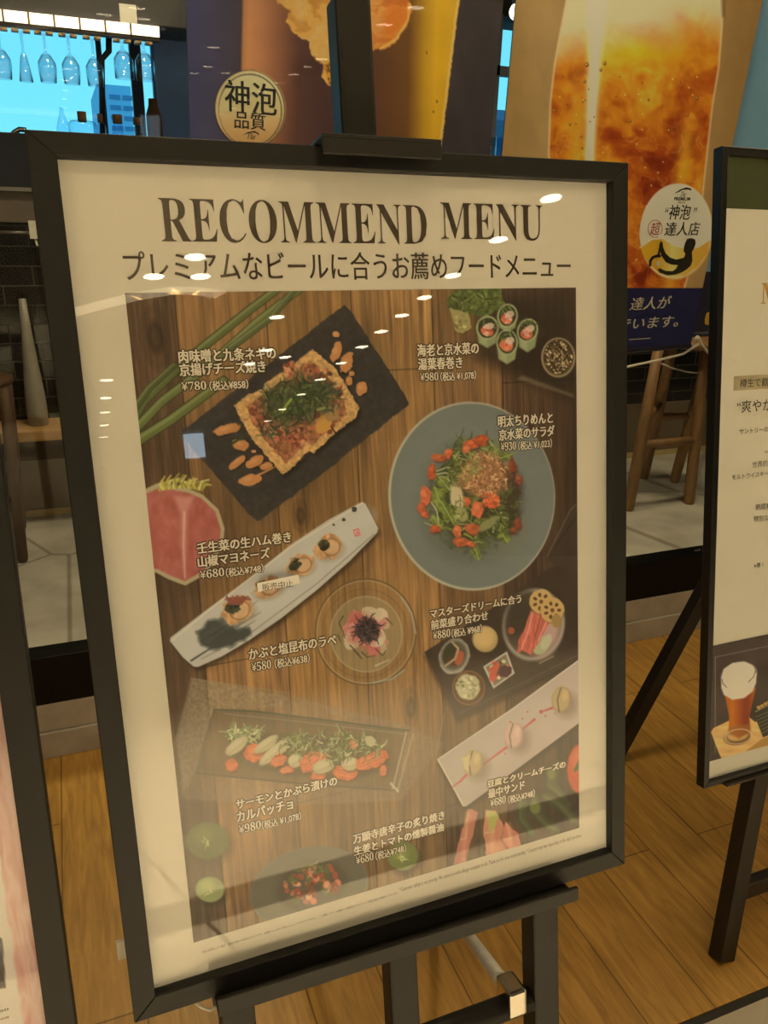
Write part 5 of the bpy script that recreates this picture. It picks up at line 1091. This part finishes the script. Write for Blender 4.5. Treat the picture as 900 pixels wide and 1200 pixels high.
P_ = [B2.p(*B2.uv(x, y), .0011) for x, y in qq]; b.add(P_, [(k, (k + 1) % 28, 28 + (k + 1) % 28, 28 + k) for k in range(28) if k not in (3, 4)])
obj('red_lettering', b, red, ob2[2])
man = [(774.2, 282.2), (776.3, 284.2), (776.9, 289.5), (779.8, 296.8), (785.1, 301.8), (792.4, 304.2), (801.2, 301.8), (803.0, 297.1), (800.9, 294.8), (801.2, 289.5), (802.7, 284.2), (805.0, 279.8), (810.0, 278.7), (814.4, 280.7), (815.0, 285.4), (812.6, 291.9), (810.6, 295.4), (811.2, 305.6), (809.1, 311.5), (804.1, 315.9), (798.3, 319.4), (791.0, 321.8), (781.6, 322.4), (772.8, 319.4), (770.4, 315.3), (773.4, 314.4), (779.8, 317.4), (788.0, 317.7), (791.5, 315.3), (794.5, 310.6), (786.6, 310.0), (779.8, 307.1), (775.1, 299.8), (772.8, 292.4), (772.2, 286.6)]
obj('pouring_man_emblem', shape(B2, man, .0012), bk, ob2[2])
b = MB()
for P_ in ([(760, 312), (760.5, 305), (763.5, 300.5), (768, 298.5), (772, 298), (775, 299.5), (774, 301.5), (770, 301.5), (766, 302.5), (763.5, 306), (763, 312)], [(770, 299), (772.5, 288), (774, 288), (772.8, 299)]):
    qq = [B2.uv(x, y) for x, y in P_]; b.add([B2.p(a, c, .0012) for a, c in qq], [tuple(range(len(qq)))])
obj('tap_emblem', b, bk, ob2[2])
obj('foam_emblem', shape(B2, [(769, 308), (771, 305.5), (774, 306.5), (774, 310), (771.5, 312), (769.5, 311)], .0012), cream, ob2[2])
b = MB(); text(b, B2, '達人が', (738, 364), (788, 346.5), w=.0011, off=.008, shear=-.12, dup=.0012) if False else text(b, B2, '達人が', (737, 364), (786, 346.5), w=.0011, off=.008, shear=.14, dup=.0012)
text(b, B2, 'でいます。', (722, 387), (796, 369.5), w=.0011, off=.008, shear=.14, dup=.0012)
text(b, B2, '── ───────', (737, 397.5), (762, 396.6), w=.0011)
obj('panel_lettering', b, cream, ob2[3])
# --- light blue poster at the far right
B3 = Plane(at(889, 6, Y=PY + .055), (1, 0, .01), (.01, .10, -1)); hB3 = B3.uv(835, 391)[1]
t3_, sh3 = banner(B3, .8, hB3, .5, 'pale blue beer poster with a navy foot, at the far right behind the drinks menu', navyink, None)
sky_ = mat('pale_blue_ink', (.20, .42, .72), .6, (.17, .37, .66), 5)
b = MB(); B3.slab(b, .0, -.49, .8, B3.uv(850, 318)[1], 0, .0006); obj('blue_print', b, sky_, sh3)
b = MB(); qv = [(825.5, 374), (828, 366.5), (832, 365), (836, 368), (836, 378), (830, 381), (826, 380)]; obj('yellow_emblem', shape(B3, qv, .0012), mat('yellow_ink', (.62, .36, .03), .5), sh3)
# cords tying the hems
b = MB(); pts = [at(x, y, Y=PY + .095) for x, y in ((690, 446), (735, 430), (772, 422), (800, 415), (819, 403))]; b.tube(pts, .0045, 8); pts = [at(x, y, Y=PY + .095) for x, y in ((816, 398), (819, 396), (822, 403), (829, 412), (842, 428))]; b.tube(pts, .0045, 8)
b.ellipsoid(at(817, 397, Y=PY + .098), (.012, .006, .012))
tag(obj('tie_cord', b, grom), 'white cord knotted at the lower corner of the orange poster', 'cord')
b = MB(); b.tube([at(x, y, Y=3.2) for x, y in ((770, 424), (786, 431), (806, 436), (828, 438))], .004, 8)
tag(obj('thin_cord', b, grom), 'thin slack cord stretched across the wooden bar stool', 'cord')

# ------------------------------------------------------------------ lamps and sign behind the camera, seen in the menu glass
trimm = mat('white_lamp_trim', (.75, .72, .64), .5); lens = emit('downlight_lens', (1, .88, .66), 22)
def downlights(pts, grp, lab, rad):
    root = None
    for (x, y) in pts:
        r1 = thing('ceiling_downlight', (x, y, 2.999), lab, 'lamp', grp) if root is None else root.copy()
        if root is None:
            b = MB(); b.lathe((x, y, 2.999), [(rad * .8, 0), (rad, 0), (rad, -.012), (rad * .78, -.006), (rad * .8, 0)], 20); obj('trim_ring', b, trimm, r1)
            b = MB(); b.lathe((x, y, 2.999), [(.001, -.004), (rad * .78, -.004)], 20); obj('lens', b, lens, r1); root = r1
        else:
            COL.objects.link(r1); r1.location = (x, y, 2.999)
            for c in list(root.children): d = c.copy(); COL.objects.link(d); d.parent = r1
ya = [-2.56, -3.23, -3.97, -4.53, -5.06, -5.61, -6.21, -6.95, -7.84, -8.81, -9.97, -11.05]
downlights([(2.82, y) for y in ya], 'long row of downlights reflected in the menu glass', 'small round downlight in the long slanting row mirrored across the food picture', .085)
downlights([(.29, y) for y in (-7.33, -8.34, -9.35, -10.42, -11.64)], 'short row of downlights reflected in the left margin', 'small round downlight in the short row mirrored in the left paper margin', .085)
def drop(pts, z): pass
downlights([(1.65, -5.04), (1.8, -6.22), (1.74, -6.81), (2.07, -6.55)], 'scattered downlights reflected over the toast', 'small round downlight mirrored over the slate board with toast', .085)
root = None
for (x, y) in ((.78, -3.52), (.55, -3.89), (.86, -3.89)):
    t = thing('ceiling_spotlight', (x, y, 2.964), 'round spotlight of the trio mirrored over the Japanese heading line', 'lamp', 'three spotlights reflected over the heading')
    b = MB(); b.lathe((x, y, 2.964), [(.07, 0), (.09, 0), (.09, -.014), (.068, -.006), (.07, 0)], 20); obj('trim_ring', b, trimm, t)
    b = MB(); b.lathe((x, y, 2.964), [(.001, -.004), (.068, -.004)], 20); obj('lens', b, lens, t)
def mirror(x, y, Y):
    r = ray(x, y); n = MAIN.N; o = MAIN.O + n * .006; tt = ((o - EYE) @ n) / (r @ n); p = EYE + r * tt; q = r - 2 * (r @ n) * n; k = (Y - p[1]) / q[1]; return p + q * k
s0 = mirror(214, 500, -12); s1 = mirror(241, 535, -12)
x0, x1 = sorted((s0[0], s1[0])); z0, z1 = sorted((s0[2], s1[2]))
sg = thing('lit_sign', ((x0 + x1) / 2, -12, z0), 'small bluish white lit square sign mirrored at the left corner of the slate board', 'sign')
b = MB(); b.box((x0, -12.06, z0), (x1, -12, z1)); obj('panel', b, emit('sign_glow', (.66, .84, 1.0), 5), sg)
b = MB(); b.box((x0 - .02, -12.08, z0 - .02), (x1 + .02, -12.06, z1 + .02)); b.box(((x0 + x1) / 2 - .015, -12.08, z1), ((x0 + x1) / 2 + .015, -12.06, 3.0)); obj('casing', b, MATS['grey_steel'], sg)
